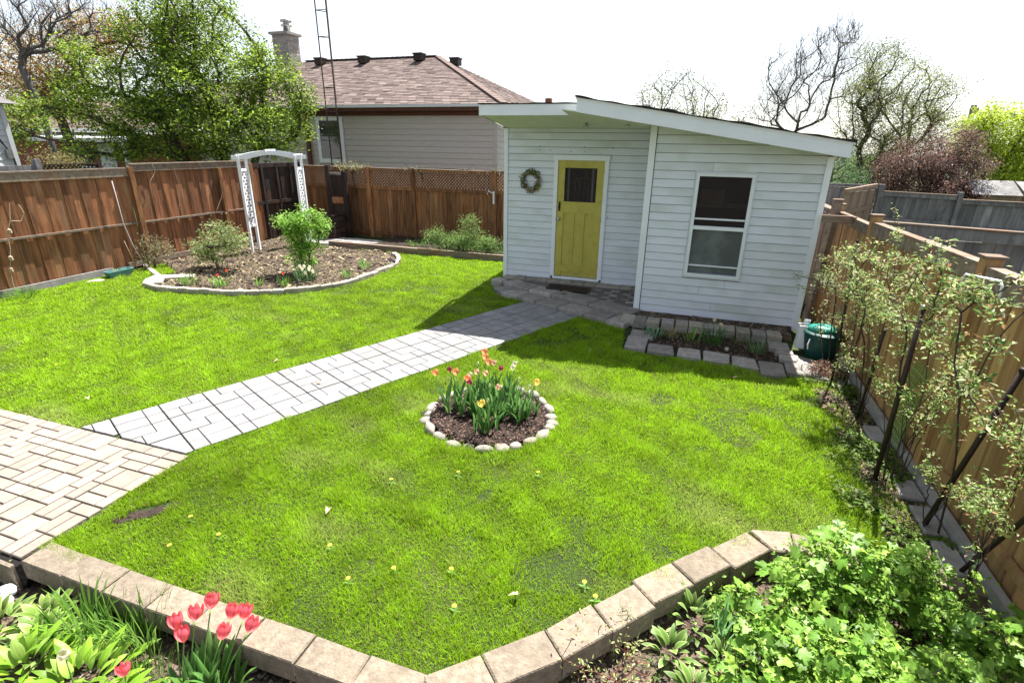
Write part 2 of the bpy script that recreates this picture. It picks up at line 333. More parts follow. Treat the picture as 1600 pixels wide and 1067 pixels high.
chips('mulch_shreds', mulch_poly, 3000, mz, .05, [(.03, .022, .02), (.12, .08, .06), (.34, .28, .17)], 'coarse bark shreds in the large left bed', (-7.2, -2.9, -2.4, 3.3))
round_poly = [(BED_C[0] + (BED_R - .02) * math.cos(t * PI / 18), BED_C[1] + (BED_R - .02) * math.sin(t * PI / 18)) for t in range(36)]
rz = lambda P: .045 + .015 * wob(P, 12, 6) + .01 * wob(P, 40, 7)
sheet('round_bed_soil', round_poly, rz, SOIL, .04)
chips('bark_mulch', round_poly, 9000, rz, .016, [(.035, .022, .02), (.08, .046, .036), (.016, .011, .011), (.17, .105, .08)], 'dark bark mulch in the round tulip bed', (.9, -5.7, 2.3, -4.3))
shedbed = [(2.85, -2.56), (4.55, -2.62), (4.55, -1.3), (2.62, -1.3), (2.62, -2.3)]
sz = lambda P: .02 + .012 * wob(P, 9, 8)
sheet('shed_bed_soil', shedbed, sz, SOIL, .06)
chips('shed_bed_litter', shedbed, 6000, sz, .018, [(.05, .035, .03), (.12, .08, .06), (.2, .15, .1)], 'dead leaves on the soil below the shed window', (2.6, -2.7, 4.6, -1.3))
ledge = [(2.62, -1.64), (4.70, -1.66), (4.74, -1.0), (2.62, -1.0)]
lz = lambda P: .088 + .012 * wob(P, 14, 18)
sheet('wall_foot_soil', ledge, lz, MULCH, .05)
chips('wall_foot_rubble', ledge, 2500, lz, .02, [(.06, .045, .035), (.2, .16, .12), (.3, .26, .22)], 'dry rubble and leaves under the shed window wall', (2.62, -1.66, 4.74, -1.0))
strip_poly = [(4.72, -5.97), (5.22, -5.97), (5.22, 2), (4.85, 2), (4.8, -2.4), (4.66, -3.3), (4.75, -4.4)]
tz = lambda P: .012 + .01 * wob(P, 9, 10)
sheet('fence_strip_soil', strip_poly, tz, SOIL, .07)
chips('fence_strip_litter', strip_poly, 9000, tz, .022, [(.12, .08, .05), (.3, .22, .15), (.05, .04, .03), (.10, .15, .04)], 'dead leaves along the foot of the right fence', (4.5, -6, 5.22, 0))
back_poly = [(-4.2, 1.75), (-.02, 1.75), (-.02, 3.3), (-4.2, 3.3)]
bz = lambda P: .09 + .02 * wob(P, 6, 12)
sheet('back_bed_soil', back_poly, bz, SOIL, .1)
front_poly = [(-8, -9.9), (9, -9.9), (5.28, -6.0), (3.95, -6.0), (2.33, -7.62), (-.42, -7.62), (-.42, -7.74), (-8, -7.74)]
fz = lambda P: -.16 + .015 * wob(P, 6, 13) + .01 * wob(P, 25, 14)
sheet('front_bed_soil', front_poly, fz, MULCH, .07)
chips('front_bed_litter', front_poly, 60000, fz, .016, brown, 'dead stalks and bark mulch in the near bed', (-1.5, -9, 6, -5.9))
sheet('hole_soil', [(-.33, -7.24), (-.25, -7.27), (-.06, -7.12), (.04, -6.97), (.0, -6.92), (-.12, -7.0), (-.28, -7.17)], lambda P: .006 + .006 * wob(P, 40, 2), SOIL, .02)

# ------------------------------------------------------------ path and patio
def clip(poly, a, b, c):
    """keep the side a*x+b*y <= c"""
    out = []
    for i in range(len(poly)):
        p, q = poly[i], poly[(i + 1) % len(poly)]; dp = a * p[0] + b * p[1] - c; dq = a * q[0] + b * q[1] - c
        if dp <= 0: out.append(p)
        if dp * dq < 0: t = dp / (dp - dq); out.append((p[0] + (q[0] - p[0]) * t, p[1] + (q[1] - p[1]) * t))
    return out
def area(poly): return .5 * sum(poly[i][0] * poly[(i + 1) % len(poly)][1] - poly[(i + 1) % len(poly)][0] * poly[i][1] for i in range(len(poly)))
def stones(plist, name, mat, parent, z0=-.02, z1=.02, ch=.004, jit=.002):
    for poly in plist:
        if len(poly) < 3: continue
        if area(poly) < 0: poly = poly[::-1]
        if area(poly) < .0008: continue
        G().prism(poly, z0, z1 + random.uniform(-jit, jit), ch).part(name, mat, parent)
path = props(G().prism([pw(-3.1, .0), pw(-3.1, PW), pw(3.1, PW), pw(3.1, .0)], -.03, -.004).part('path', JOINT), kind='structure')
LM = .386; plist = []
random.seed(5)
for i in range(-8, 9):
    for j in range(3):
        s0, t0 = i * LM, j * PW / 3; bw = PW / 3
        for r in range(2):
            cut = LM * (.34 if (i + j + r + (random.random() < .2)) % 2 else .64)
            for a, b in ((0, cut), (cut, LM)):
                ga = .0062 if a == 0 else .0042; gb = .0062 if b == LM else .0042
                ta = t0 + r * bw / 2 + (.0075 if r == 0 else .0038); tb = t0 + (r + 1) * bw / 2 - (.0075 if r == 1 else .0038)
                p = [pw(s0 + a + ga, ta), pw(s0 + b - gb, ta), pw(s0 + b - gb, tb), pw(s0 + a + ga, tb)]
                p = clip(p, 0, -1, 6.462)                       # ends at the patio
                if p: p = clip(p, .44, .90, -.60 - .13)           # ends under the step
                if p: plist.append(p)
stones(plist, 'paving_stone', PATHSTONE, path, 0, .022)
patio = props(G().prism([(-14, -7.72), (-.43, -7.72), (-.51, -6.475), (-14, -6.475)], -.19, -.002).part('patio', JOINT), kind='structure')
for k in range(15): x0 = -.43 - (k + 1) * .3; box_part('edge_stone', (x0 + .004, -7.745, -.19), (x0 + .296, -7.722, .016), BLOCK, patio)
# ashlar pattern laid on a 0.1 m grid: 0.2 x 0.1, 0.2 x 0.2 and 0.3 x 0.2 pavers
U = .1; gx0, gx1, gy0, gy1 = -4.85, -.45, -7.68, -6.48
nx, ny = int(round((gx1 - gx0) / U)), int(round((gy1 - gy0) / U)); occ = np.zeros((nx, ny), bool); plist = []
random.seed(11)
for j in range(ny):
    for i in range(nx):
        if occ[i, j]: continue
        for w_, h_ in random.sample([(2, 1), (2, 1), (2, 2), (1, 2), (3, 1), (2, 1), (1, 2), (1, 2)], 8) + [(2, 1), (1, 2), (1, 1)]:
            if i + w_ <= nx and j + h_ <= ny and not occ[i:i + w_, j:j + h_].any():
                occ[i:i + w_, j:j + h_] = True; x, y = gx0 + i * U, gy0 + j * U; q = .0038 + random.random() * .003
                plist.append([(x + q, y + q), (x + w_ * U - q, y + q), (x + w_ * U - q, y + h_ * U - q), (x + q, y + h_ * U - q)]); break
plist.sort(key=lambda p: -p[0][0])
stones(plist[:300], 'paver', PATIOSTONE, patio, 0, .022)
g = G()
for p in plist[300:]: g.prism(p, 0, .022, .004)
if len(plist) > 300: props(g.part('paver', PATIOSTONE, patio), kind='stuff')

# ------------------------------------------------------------ retaining block wall
wall = thing('block_wall', 'low tan concrete block wall bending round the near bed', 'wall', (1.5, -7.6, -.2))
def quadblock(name, A, B, depth_dir, depth, z0, z1, mat, parent, gap=.004, ch=.008, jit=.004):
    A, B, D = Vector(A), Vector(B), Vector(depth_dir).normalized() * depth; d = (B - A).normalized() * gap
    j = lambda: random.uniform(-jit, jit)
    P = [A + d, B - d, B - d + D, A + d + D]; P = [(p.x + j(), p.y + j()) for p in P]
    if area(P) < 0: P = P[::-1]
    return G().prism(P, z0, z1 + j(), ch).part(name, mat, parent)
random.seed(3)
xs = [-.41, -.06, .28, .62, .95, 1.285, 1.62, 1.95, 2.28]
for a, b in zip(xs, xs[1:]):
    quadblock('wall_block', (a, -7.70, 0), (b, -7.70, 0), (0, 1, 0), .175, -.10, .035, BLOCK, wall)
    quadblock('lower_block', (a + .1, -7.66, 0), (b + .1, -7.66, 0), (0, 1, 0), .12, -.2, -.105, BLOCK, wall, jit=.002)
dl = [(2.33, -7.62), (2.56, -7.42), (2.82, -7.18), (3.03, -6.93), (3.23, -6.69), (3.45, -6.46), (3.67, -6.23), (3.90, -5.98)]
dv = (-.72, .69, 0)
offs = [0, 0, 0, -.012, .012, .014, -.01]
for k, (a, b) in enumerate(zip(dl, dl[1:])):
    o = offs[k] ; a2 = (a[0] + dv[0] * o - .0 + .055, a[1] + dv[1] * o - .055); b2 = (b[0] + dv[0] * o + .055, b[1] + dv[1] * o - .055)
    quadblock('wall_block', (*a2, 0), (*b2, 0), dv, .19, -.10, .04, BLOCK, wall)
    a3 = (a2[0] - .02, a2[1] + .02); b3 = (b2[0] - .02, b2[1] + .02)
    quadblock('lower_block', (*a3, 0), (*b3, 0), dv, .12, -.2, -.105, BLOCK, wall, jit=.002)
g = G().prism([(3.97, -6.05), (4.10, -6.03), (4.10, -5.82), (3.84, -5.89)], -.10, .04, .008); g.part('corner_block', BLOCK, wall)
xs = [4.105, 4.38, 4.66, 4.93, 5.17]
for a, b in zip(xs, xs[1:]): quadblock('wall_block', (a, -6.03, 0), (b, -6.03, 0), (0, 1, 0), .2, -.10, .038, BLOCK, wall)
for a, b in zip([3.95] + xs, xs): quadblock('lower_block', (a, -6.0, 0), (b, -6.0, 0), (0, 1, 0), .12, -.2, -.105, BLOCK, wall, jit=.002)

# ------------------------------------------------------------ shed
shed = thing('garden_shed', 'pale blue-grey sided garden shed with yellow door and slanted roof', 'shed', (2.4, 0, 0))
EXP = .1135
def splitseg(a, b):
    if b - a < 1.0 or random.random() > .55: return [(a, b)]
    k_ = a + (b - a) * random.uniform(.25, .75); return [(a, k_ - .0015), (k_ + .0015, b)]
def siding(parent, x0, x1, y, z0, z1, mat, holes=(), rake=None, axis='x', nrm=-1, e=EXP, name='siding_board'):
    """horizontal lapped boards on a wall; holes = (x0,x1,z0,z1); rake(x) = top height"""
    z = z0
    while z < z1 - .01:
        zt = min(z + e, z1); segs = [(x0, x1)]
        for h in holes:
            if zt > h[2] + .02 and z < h[3] - .02:
                segs = [s for a, b in segs for s in ((a, min(b, h[0])), (max(a, h[1]), b)) if s[1] - s[0] > .02]
        if e < .12:
            segs = [q for a, b in segs for q in splitseg(a, b)]
        for a, b in segs:
            poly = [(a, z + e * .065), (b, z + e * .065), (b, zt), (a, zt)]  # butt gap; the shed's dark core shows through as lap shadow
            if rake:
                # clip under the rake line
                m = (rake(b) - rake(a)) / (b - a); cst = rake(a) - m * a; poly = clip(poly, -m, 1, cst)
            if len(poly) < 3: continue
            V = []; n = len(poly)
            for (px, pz) in poly:
                t = (pz - z) / e; V.append((px, (.017 - .014 * t) * e / EXP, pz))
            for (px, pz) in poly: V.append((px, 0, pz))
            # small rounded butt: first point row tucked under
            F = [tuple(range(n)), tuple(n + k for k in range(n))[::-1]] + [(k, n + k, n + (k + 1) % n, (k + 1) % n) for k in range(n)]
            W_ = [((vx, y + nrm * vy, vz) if axis == 'x' else (y + nrm * vy, vx, vz)) for vx, vy, vz in V]
            part(name, W_, F, mat, parent)
        z = zt
rake = lambda x: 2.845 - (x - 1.63) * (2.845 - 2.352) / (4.82 - 1.63)
g = G().box((0.0, .0, .12), (2.56, 2.45, 2.69)); 
# shed core walls (behind the siding), open inside
core = material('sheathing_lap_shade', (.12, .10, .08), bump=0, objvar=0)  # dark core colour stands in for shade under each siding lap
for nm, a, b in (('wall_panel', (.0, .0, .12), (.955, .05, 2.70)), ('wall_panel', (1.745, 0, .12), (2.58, .05, 2.70)), ('wall_panel', (.955, 0, 2.215), (1.745, .05, 2.70)),
                 ('wall_panel', (2.56, -1.25, .08), (3.235, -1.20, 2.58)), ('wall_panel', (3.915, -1.25, .08), (4.78, -1.20, 2.36)), ('wall_panel', (3.235, -1.25, .08), (3.915, -1.20, .715)), ('wall_panel', (3.235, -1.25, 2.09), (3.915, -1.20, 2.48)),
                 ('wall_panel', (2.56, -1.2, .08), (2.61, 0, 2.66)), ('wall_panel', (4.73, -1.2, .08), (4.78, 2.45, 2.36)), ('wall_panel', (0, .05, .12), (.05, 2.45, 2.68)), ('wall_panel', (.05, 2.40, .12), (4.73, 2.45, 2.35))):
    box_part(nm, a, b, core, shed)
box_part('header_panel', (-.02, .002, 2.66), (2.58, .05, 2.96), core, shed)
part('gable_panel', [(2.56, -1.248, 2.4), (4.80, -1.248, 2.25), (4.80, -1.248, 2.50), (2.56, -1.248, 2.85), (2.56, -1.2, 2.4), (4.80, -1.2, 2.25), (4.80, -1.2, 2.50), (2.56, -1.2, 2.85)], [(0, 1, 2, 3), (7, 6, 5, 4), (0, 4, 5, 1), (2, 6, 7, 3), (1, 5, 6, 2), (0, 3, 7, 4)], core, shed)
box_part('floor', (.05, .05, .10), (4.73, 2.40, .16), core, shed); box_part('floor', (2.61, -1.2, .06), (4.73, .05, .12), core, shed)
siding(shed, .04, 2.535, 0, .135, 2.70, VINYL, holes=[(.885, 1.815, .2, 2.262)])
siding(shed, 2.63, 4.74, -1.25, .09, 2.72, VINYL, holes=[(3.185, 3.955, .665, 2.14)], rake=lambda x: rake(x) + .03)
siding(shed, .02, 2.4, 0, .135, 2.66, VINYL, axis='y', nrm=-1)
siding(shed, -1.23, -.02, 2.56, .09, 2.66, VINYL, axis='y', nrm=-1)
siding(shed, -1.2, 2.4, 4.78, .09, 2.34, VINYL, axis='y', nrm=1)
siding(shed, .04, 4.74, 2.45, .135, 2.32, VINYL, nrm=1)
for a, b in (((-.025, -.03, .10), (.045, .03, 2.70)), ((2.535, -1.283, .075), (2.62, -1.20, 2.705)), ((4.735, -1.283, .04), (4.81, -1.20, 2.352)), ((2.50, -.035, .13), (2.535, -.0, 2.70))): box_part('corner_trim', a, b, TRIM, shed)
box_part('base_trim', (.05, -.026, .085), (2.53, -.001, .134), TRIM, shed)
for x, z in ((.62, 2.42), (.80, 2.36), (1.16, 2.34), (1.38, 2.42), (1.86, 2.40), (.62, 2.36), (1.40, 2.34), (1.85, 1.30)): G().tube([(x, -.0175, z), (x, -.0225, z)], .008, 6).part('nail_hole', BLACKM, shed)
# door frame and door
for a, b in (((.885, -.042, .215), (.955, .0, 2.205)), ((1.745, -.042, .205), (1.815, .0, 2.205)), ((.87, -.046, 2.207), (1.83, 0, 2.29))): box_part('door_trim', a, b, TRIM, shed)
box_part('door_sill', (.93, -.05, .17), (1.78, .05, .212), TRIM, shed)
door = G().box((.96, -.003, .222), (1.74, .022, .30)).part('door', DOOR, shed)
def dpart(nm, a, b, m=DOOR): return box_part(nm, a, b, m, door)
dpart('stile', (.96, -.022, .225), (1.075, .02, 2.205)); dpart('stile', (1.625, -.022, .225), (1.74, .02, 2.205))
dpart('top_rail', (1.075, -.022, 2.085), (1.625, .02, 2.205)); dpart('lock_rail', (1.075, -.022, 1.345), (1.625, .02, 1.53)); dpart('bottom_rail', (1.075, -.022, .301), (1.625, .02, .42))
for k in range(3): dpart('door_panel', (1.075 + k * .1834 + .0, -.006, .42), (1.075 + (k + 1) * .1834, .018, 1.345))
for x in (1.242, 1.425): dpart('muntin', (x, -.019, .42), (x + .032, .02, 1.345))
dpart('glass', (1.075, -.002, 1.53), (1.625, .004, 2.085), GLASS)
for a, b in (((1.075, -.012, 1.53), (1.085, -.0025, 2.085)), ((1.615, -.012, 1.53), (1.625, -.0025, 2.085)), ((1.085, -.012, 1.53), (1.615, -.0025, 1.54)), ((1.085, -.012, 2.075), (1.615, -.0025, 2.085))): dpart('glazing_bead', a, b, BLACKM)
g = G(); g.tube([(1.005, -.022, 1.235), (1.005, -.05, 1.235)], .012, 8); g.tube([(1.005, -.05, 1.235), (1.005, -.062, 1.235), (1.005, -.082, 1.235), (1.005, -.09, 1.235)], [.012, .027, .027, .012], 12); g.part('door_knob', METAL, door, True)
g = G(); g.tube([(1.005, -.023, 1.39), (1.0, -.055, 1.42), (1.0, -.06, 1.47), (1.005, -.023, 1.50)], .009, 6); g.box((.99, -.027, 1.365), (1.02, -.022, 1.525)); g.part('pull_handle', BLACKM, door)
for z in (.42, 1.2, 2.0): dpart('hinge', (1.736, -.03, z), (1.75, -.02, z + .08), BLACKM)
# shelf inside; drape, slats and chair shapes stand in for reflections in the glass
curt = material('curtain_reflection', (.16, .15, .15), (.05, .045, .05), 7, .9, 0, stretch=(6, 1, .6), objvar=0)
box_part('shelf', (1.0, .55, 1.35), (1.8, .8, 1.38), TANWOOD, shed)
V = [];n = 24
for i in range(n + 1):
    x = 1.12 + .62 * i / n; V += [(x, .32 + .03 * math.sin(i * 1.9), 1.45), (x, .32 + .03 * math.sin(i * 1.9 + .4), 2.05)]
part('reflection_curtain', V, [(2 * i, 2 * i + 2, 2 * i + 3, 2 * i + 1) for i in range(n)], curt, shed)
for x in (1.10, 1.52, 1.60): box_part('reflection_slat', (x, .10, 1.40), (x + .035, .11, 2.15), WHITE, shed)
G().tube([(1.14, .12, 1.80), (1.25, .12, 1.90), (1.40, .12, 1.93), (1.55, .12, 1.88), (1.62, .12, 1.80)], .012, 6).part('reflection_arch', TANWOOD, shed)
for x in (1.22, 1.30, 1.38, 1.46): box_part('reflection_spindle', (x, .118, 1.42), (x + .012, .13, 1.90), TANWOOD, shed)
# window
win = box_part('window_frame', (3.205, -1.29, 2.075), (3.945, -1.235, 2.115), TRIM, shed)
for a, b in (((3.205, -1.29, .70), (3.245, -1.235, 2.075)), ((3.905, -1.29, .70), (3.945, -1.235, 2.075)), ((3.245, -1.29, .70), (3.905, -1.235, .74))): box_part('jamb', a, b, TRIM, win)
for a, b in (((3.188, -1.277, .675), (3.204, -1.25, 2.137)), ((3.946, -1.277, .675), (3.962, -1.25, 2.137)), ((3.204, -1.277, 2.117), (3.946, -1.25, 2.137)), ((3.204, -1.277, .675), (3.946, -1.25, .698))): box_part('outer_moulding', a, b, VINYL, win)
box_part('meeting_rail', (3.245, -1.28, 1.365), (3.905, -1.24, 1.415), TRIM, win)
box_part('sash_rail', (3.245, -1.262, 1.50), (3.905, -1.235, 1.522), TRIM, win); box_part('sash_rail', (3.245, -1.255, .845), (3.905, -1.235, .866), TRIM, win)
box_part('upper_pane', (3.245, -1.232, 1.415), (3.905, -1.228, 2.075), GLASS, win)
box_part('insect_screen', (3.245, -1.232, .74), (3.905, -1.228, 1.365), SCREEN, win)
box_part('shelf', (3.0, -.75, 1.62), (4.4, -.45, 1.66), TANWOOD, shed); box_part('workbench', (2.9, -1.0, .95), (4.5, -.5, 1.0), TANWOOD, shed)
box_part('cardboard_box', (3.3, -.75, 1.665), (3.62, -.5, 1.86), material('cardboard', (.28, .17, .09), objvar=0), shed)
# roofs: fascia, soffit, roofing
fas = box_part('fascia', (.10, -1.42, 2.832), (1.70, -1.395, 2.975), TRIM, shed)
part('fascia', [(.075, -1.42, 2.832), (.10, -1.42, 2.832), (-.02, .0, 2.70), (-.045, 0, 2.70), (.075, -1.42, 2.975), (.10, -1.42, 2.975), (-.02, 0, 2.86), (-.045, 0, 2.86)], [(3, 2, 1, 0), (4, 5, 6, 7), (0, 1, 5, 4), (1, 2, 6, 5), (2, 3, 7, 6), (3, 0, 4, 7)], TRIM, shed)
rx = [(1.62, 3.012, 2.845), (2.55, 2.868, 2.70), (4.84, 2.512, 2.352)]
def rp(x): return 3.012 - (x - 1.62) * (3.012 - 2.512) / 3.22
YF = -1.88
part('rake_board', [(1.62, YF, rake(1.62)), (4.84, YF, rake(4.84)), (4.84, YF, rp(4.84)), (1.62, YF, rp(1.62)), (1.62, YF + .028, rake(1.62)), (4.84, YF + .028, rake(4.84)), (4.84, YF + .028, rp(4.84)), (1.62, YF + .028, rp(1.62))],
     [(0, 1, 2, 3), (7, 6, 5, 4), (0, 4, 5, 1), (2, 6, 7, 3), (1, 5, 6, 2), (0, 3, 7, 4)], TRIM, shed)
part('drip_edge', [(1.61, YF - .008, rp(1.61) - .018), (4.86, YF - .008, rp(4.86) - .018), (4.86, YF - .008, rp(4.86) + .006), (1.61, YF - .008, rp(1.61) + .006), (1.61, YF - .001, rp(1.61) - .018), (4.86, YF - .001, rp(4.86) - .018), (4.86, YF - .001, rp(4.86) + .006), (1.61, YF - .001, rp(1.61) + .006)],
     [(0, 1, 2, 3), (7, 6, 5, 4), (0, 4, 5, 1), (2, 6, 7, 3), (1, 5, 6, 2), (0, 3, 7, 4)], WHITE, shed)
for k in range(9):     # porch ceiling boards
    x0, x1 = .0 + k * .283, .0 + (k + 1) * .283 - .004; yf = -1.39 if x1 < 1.66 else YF + .03; zf_ = lambda x: 2.715 + (2.835 - 2.715) * (-yf / 1.39) if x < 1.66 else min(2.70 + (2.835 - 2.70) * (-yf / 1.39), rake(x) + .005)
    o0 = .0 if k == 0 else 0
    xa, xb = x0 + .08 * (1 if k == 0 else 0), x1
    part('soffit_panel', [(x0 + (.02 if k == 0 else 0), -.002, 2.703), (x1, -.002, 2.703), (x1, yf, zf_(x1)), (x0 + (.11 if k == 0 else 0), yf, zf_(x0)), (x0 + (.02 if k == 0 else 0), -.002, 2.713), (x1, -.002, 2.713), (x1, yf, zf_(x1) + .01), (x0 + (.11 if k == 0 else 0), yf, zf_(x0) + .01)],
         [(0, 1, 2, 3), (7, 6, 5, 4), (0, 4, 5, 1), (1, 5, 6, 2), (2, 6, 7, 3), (3, 7, 4, 0)], SOFFIT, shed)
for k in range(8):
    x0, x1 = 2.555 + k * .285, 2.555 + (k + 1) * .285 - .004
    part('soffit_panel', [(x0, -1.255, rake(x0) + .004), (x1, -1.255, rake(x1) + .004), (x1, YF + .03, rake(x1) + .004), (x0, YF + .03, rake(x0) + .004), (x0, -1.255, rake(x0) + .012), (x1, -1.255, rake(x1) + .012), (x1, YF + .03, rake(x1) + .012), (x0, YF + .03, rake(x0) + .012)],
         [(0, 1, 2, 3), (7, 6, 5, 4), (0, 4, 5, 1), (1, 5, 6, 2), (2, 6, 7, 3), (3, 7, 4, 0)], SOFFIT, shed)
# roof decks with curled roofing edge
def roofdeck(name, xa, xb, y0, y1, zf, th, mat, nx=40, amp=.006):
    V = []; F = []
    for j, y in enumerate((y0, y0 + .12, y1)):
        for i in range(nx + 1):
            x = xa + (xb - xa) * i / nx; wv = amp * (math.sin(i * 1.3) + math.sin(i * .47 + 2)) * (1 if j < 2 else .3)
            if amp > .005 and j < 1 and abs(x - 2.78) < .12: wv += .025 * (1 - abs(x - 2.78) / .12)
            V.append((x, y + (random.uniform(-.008, .008) if j == 0 else 0), zf(x) + th + wv)); 
    n1 = nx + 1
    for j in range(2):
        for i in range(nx): F.append((j * n1 + i, j * n1 + i + 1, (j + 1) * n1 + i + 1, (j + 1) * n1 + i))
    k = len(V)
    for i in range(nx + 1): x = xa + (xb - xa) * i / nx; V.append((x, y0 + .003, zf(x) + .004))
    for i in range(nx): F.append((k + i, k + i + 1, i + 1, i))
    k2 = len(V); 
    V += [(xa, y1, zf(xa) + .004), (xb, y1, zf(xb) + .004)]
    F.append((k, 0, n1, 2 * n1, k2)); F.append((k + nx, k2 + 1, 2 * n1 + nx, n1 + nx, nx)); F.append((k, k2, k2 + 1, k + nx))
    F.append((k2, 2 * n1, 2 * n1 + nx, k2 + 1))
    return part(name, V, F, mat, shed)
random.seed(2)
roofdeck('roofing', 1.60, 4.87, YF - .03, 2.6, lambda x: rp(x) + .004, .022, SHINGLE)
roofdeck('roofing', .06, 1.72, -1.44, 2.6, lambda x: 2.978, .014, SHINGLE, 20, .003)
part('rear_rake', [(4.815, YF + .03, 2.36), (4.84, YF + .03, 2.36), (4.84, 2.55, 2.36), (4.815, 2.55, 2.36), (4.815, YF + .03, 2.51), (4.84, YF + .03, 2.51), (4.84, 2.55, 2.51), (4.815, 2.55, 2.51)], [(3, 2, 1, 0), (4, 5, 6, 7), (0, 1, 5, 4), (1, 2, 6, 5), (2, 3, 7, 6), (3, 0, 4, 7)], TRIM, shed)
g = G(); g.box((1.625, -1.85, 2.86), (1.645, -1.42, 2.99)); g.part('end_board', TRIM, shed)
# hooks under the porch ceiling
for x, y in ((1.55, -.8), (2.2, -1.1)):
    h = thing('ceiling_hook', 'small dark hanging hook under the porch ceiling ' + ('left of the roof step' if x < 2 else 'right of the roof step'), 'hook', (x, y, 2.72))
    G().tube([(x, y, 2.80), (x, y, 2.72), (x + .02, y, 2.70), (x + .03, y, 2.72)], .004, 5).part('hook', BLACKM, h)
    g = G()
    for a in range(6): g.tube([(x, y, 2.735), (x + .05 * math.cos(a), y + .02 * math.sin(a), 2.735 + .04 * math.sin(a * 1.7))], .003, 4)
    g.part('wire_ornament', BLACKM, h)

# wreath on the shed wall
wr = thing('door_wreath', 'round dried leaf and twig wreath hanging on the shed siding left of the door', 'wreath', (.48, -.05, 1.68))
g = G(); random.seed(4)
for k in range(5):
    P = [(.48 + (.13 + .02 * math.sin(t * 3 + k)) * math.cos(t * PI / 12), -.035 - .012 * math.sin(t * 2 + k * 2), 1.85 + (.14 + .02 * math.sin(t * 3 + k)) * math.sin(t * PI / 12)) for t in range(25)]
    g.tube(P, .008, 5, False)
g.part('twig_ring', BARK, wr)
WL_ = leaf_mat('wreath_leaf', (1, 1, 1), .25)
V = []; cl = []
for k in range(420):
    t = random.uniform(0, 2 * PI); r = random.gauss(.145, .022); p = np.array([.48 + r * math.cos(t), -.06 + random.uniform(-.03, .025), 1.85 + r * 1.06 * math.sin(t)])
    a = np.array([random.gauss(0, 1), random.gauss(0, .5), random.gauss(0, 1)]); a /= np.linalg.norm(a); b = np.cross(a, [.3, -1, .2]); b /= np.linalg.norm(b); L_ = random.uniform(.018, .034)
    V += [p - a * L_, p - b * L_ * .4, p + a * L_, p + b * L_ * .4]; c = random.choice([(.16, .20, .03), (.30, .28, .05), (.10, .12, .03), (.22, .16, .18), (.40, .38, .42), (.06, .05, .03)]); cl += [c] * 4
obj('dried_leaves', mesh_np('dried_leaves', V, 4, WL_, np.array(cl)), wr, (0.48, -.05, 1.68)).data.transform(Matrix.Translation((-.48, .05, -1.68)))

# ------------------------------------------------------------ shed step, bricks, mat
step = thing('entrance_step', 'curved two-tier grey stone step in front of the yellow door', 'step', (1.2, -.9, 0))
def offset_pt(P, t):  # point along polyline by x
    for a, b in zip(P, P[1:]):
        if a[0] <= t <= b[0]: k = (t - a[0]) / (b[0] - a[0]); return (t, a[1] + (b[1] - a[1]) * k)
    return P[-1] if t > P[-1][0] else P[0]
lo = [(.02, -.70), (.25, -.97), (.65, -1.15), (.98, -1.31), (1.39, -1.48), (1.84, -1.68), (2.19, -1.82), (2.5, -1.97)]
up = [(.12, -.45), (.35, -.66), (.70, -.82), (1.05, -.95), (1.36, -1.06), (1.75, -1.26), (2.25, -1.48), (2.54, -1.62)]
random.seed(8)
def course(P, xs, depth, z0, z1, name, mat=STEPST, ch=.014):
    for a, b in zip(xs, xs[1:]):
        A, B = offset_pt(P, a), offset_pt(P, b); d = Vector((B[0] - A[0], B[1] - A[1], 0)).normalized(); n = Vector((-d.y, d.x, 0))
        quadblock(name, (*A, 0), (*B, 0), n, depth, z0, z1, mat, step, .008, ch)
course(lo, [.03, .26, .62, .98, 1.39, 1.84, 2.2, 2.49], .34, -.02, .078, 'step_stone')
course(up, [.13, .36, .72, 1.16], .32, .03, .135, 'step_stone'); course(up, [1.17, 1.85, 2.53], .32, .03, .137, 'step_slab')
G().prism([(.05, -.40), (.3, -.5), (.9, -.68), (1.4, -.78), (2.53, -1.3), (2.53, -.22), (.05, -.22)], .0, .118).part('porch_floor', material('porch_infill', (.17, .155, .15), (.10, .092, .09), 16, .95, .7, 60), step)
for i in range(5):
    for j in range(5):
        x = 1.76 + i * .155 + (j % 2) * .06; y = -1.02 + j * .15
        if x < 2.48 and (i + j) % 2 == 0 and y > -1.2 + .0: quadblock('floor_brick', (x, y, 0), (min(x + .14, 2.52), y, 0), (0, 1, 0), .07, .11, .130, STEPST, step, .003, .004)
quadblock('step_stone', (-.14, -.36, 0), (.10, -.5, 0), (.4, .9, 0), .2, 0, .13, STEPST, step, ch=.02)
quadblock('step_stone', (2.42, -1.78, 0), (2.62, -1.84, 0), (0, 1, 0), .2, .02, .13, EDGE, step, ch=.01)
x = .03
while x < 2.5:
    w_ = random.uniform(.19, .235); quadblock('base_brick', (x, -.215, 0), (min(x + w_, 2.52), -.215, 0), (0, 1, 0), .185, .10, .158 + random.uniform(-.006, .006), EDGE if random.random() < .4 else STEPST, step, .004, .006); x += w_
mt = thing('door_mat', 'dark brown worn door mat on the step below the yellow door', 'door mat', (1.3, -.5, .1))
V = [(.99, -.72, .118), (1.70, -.74, .118), (1.70, -.42, .118), (.99, -.38, .118)]
matm = material('coir_mat', (.05, .03, .022), (.022, .014, .012), 40, .98, .8, 90, objvar=0)
g = G().prism([(.99, -.70), (1.69, -.72), (1.70, -.42), (1.0, -.38)], .12, .142); g.part('mat_body', matm, mt)
g = G()
for a, b in (((1.0, -.70), (1.69, -.72)), ((1.69, -.71), (1.70, -.43)), ((1.70, -.43), (1.0, -.39)), ((1.0, -.39), (1.0, -.69))): g.beam((*a, .145), (*b, .145), .035, .008)
g.part('mat_border', BLACKM, mt)
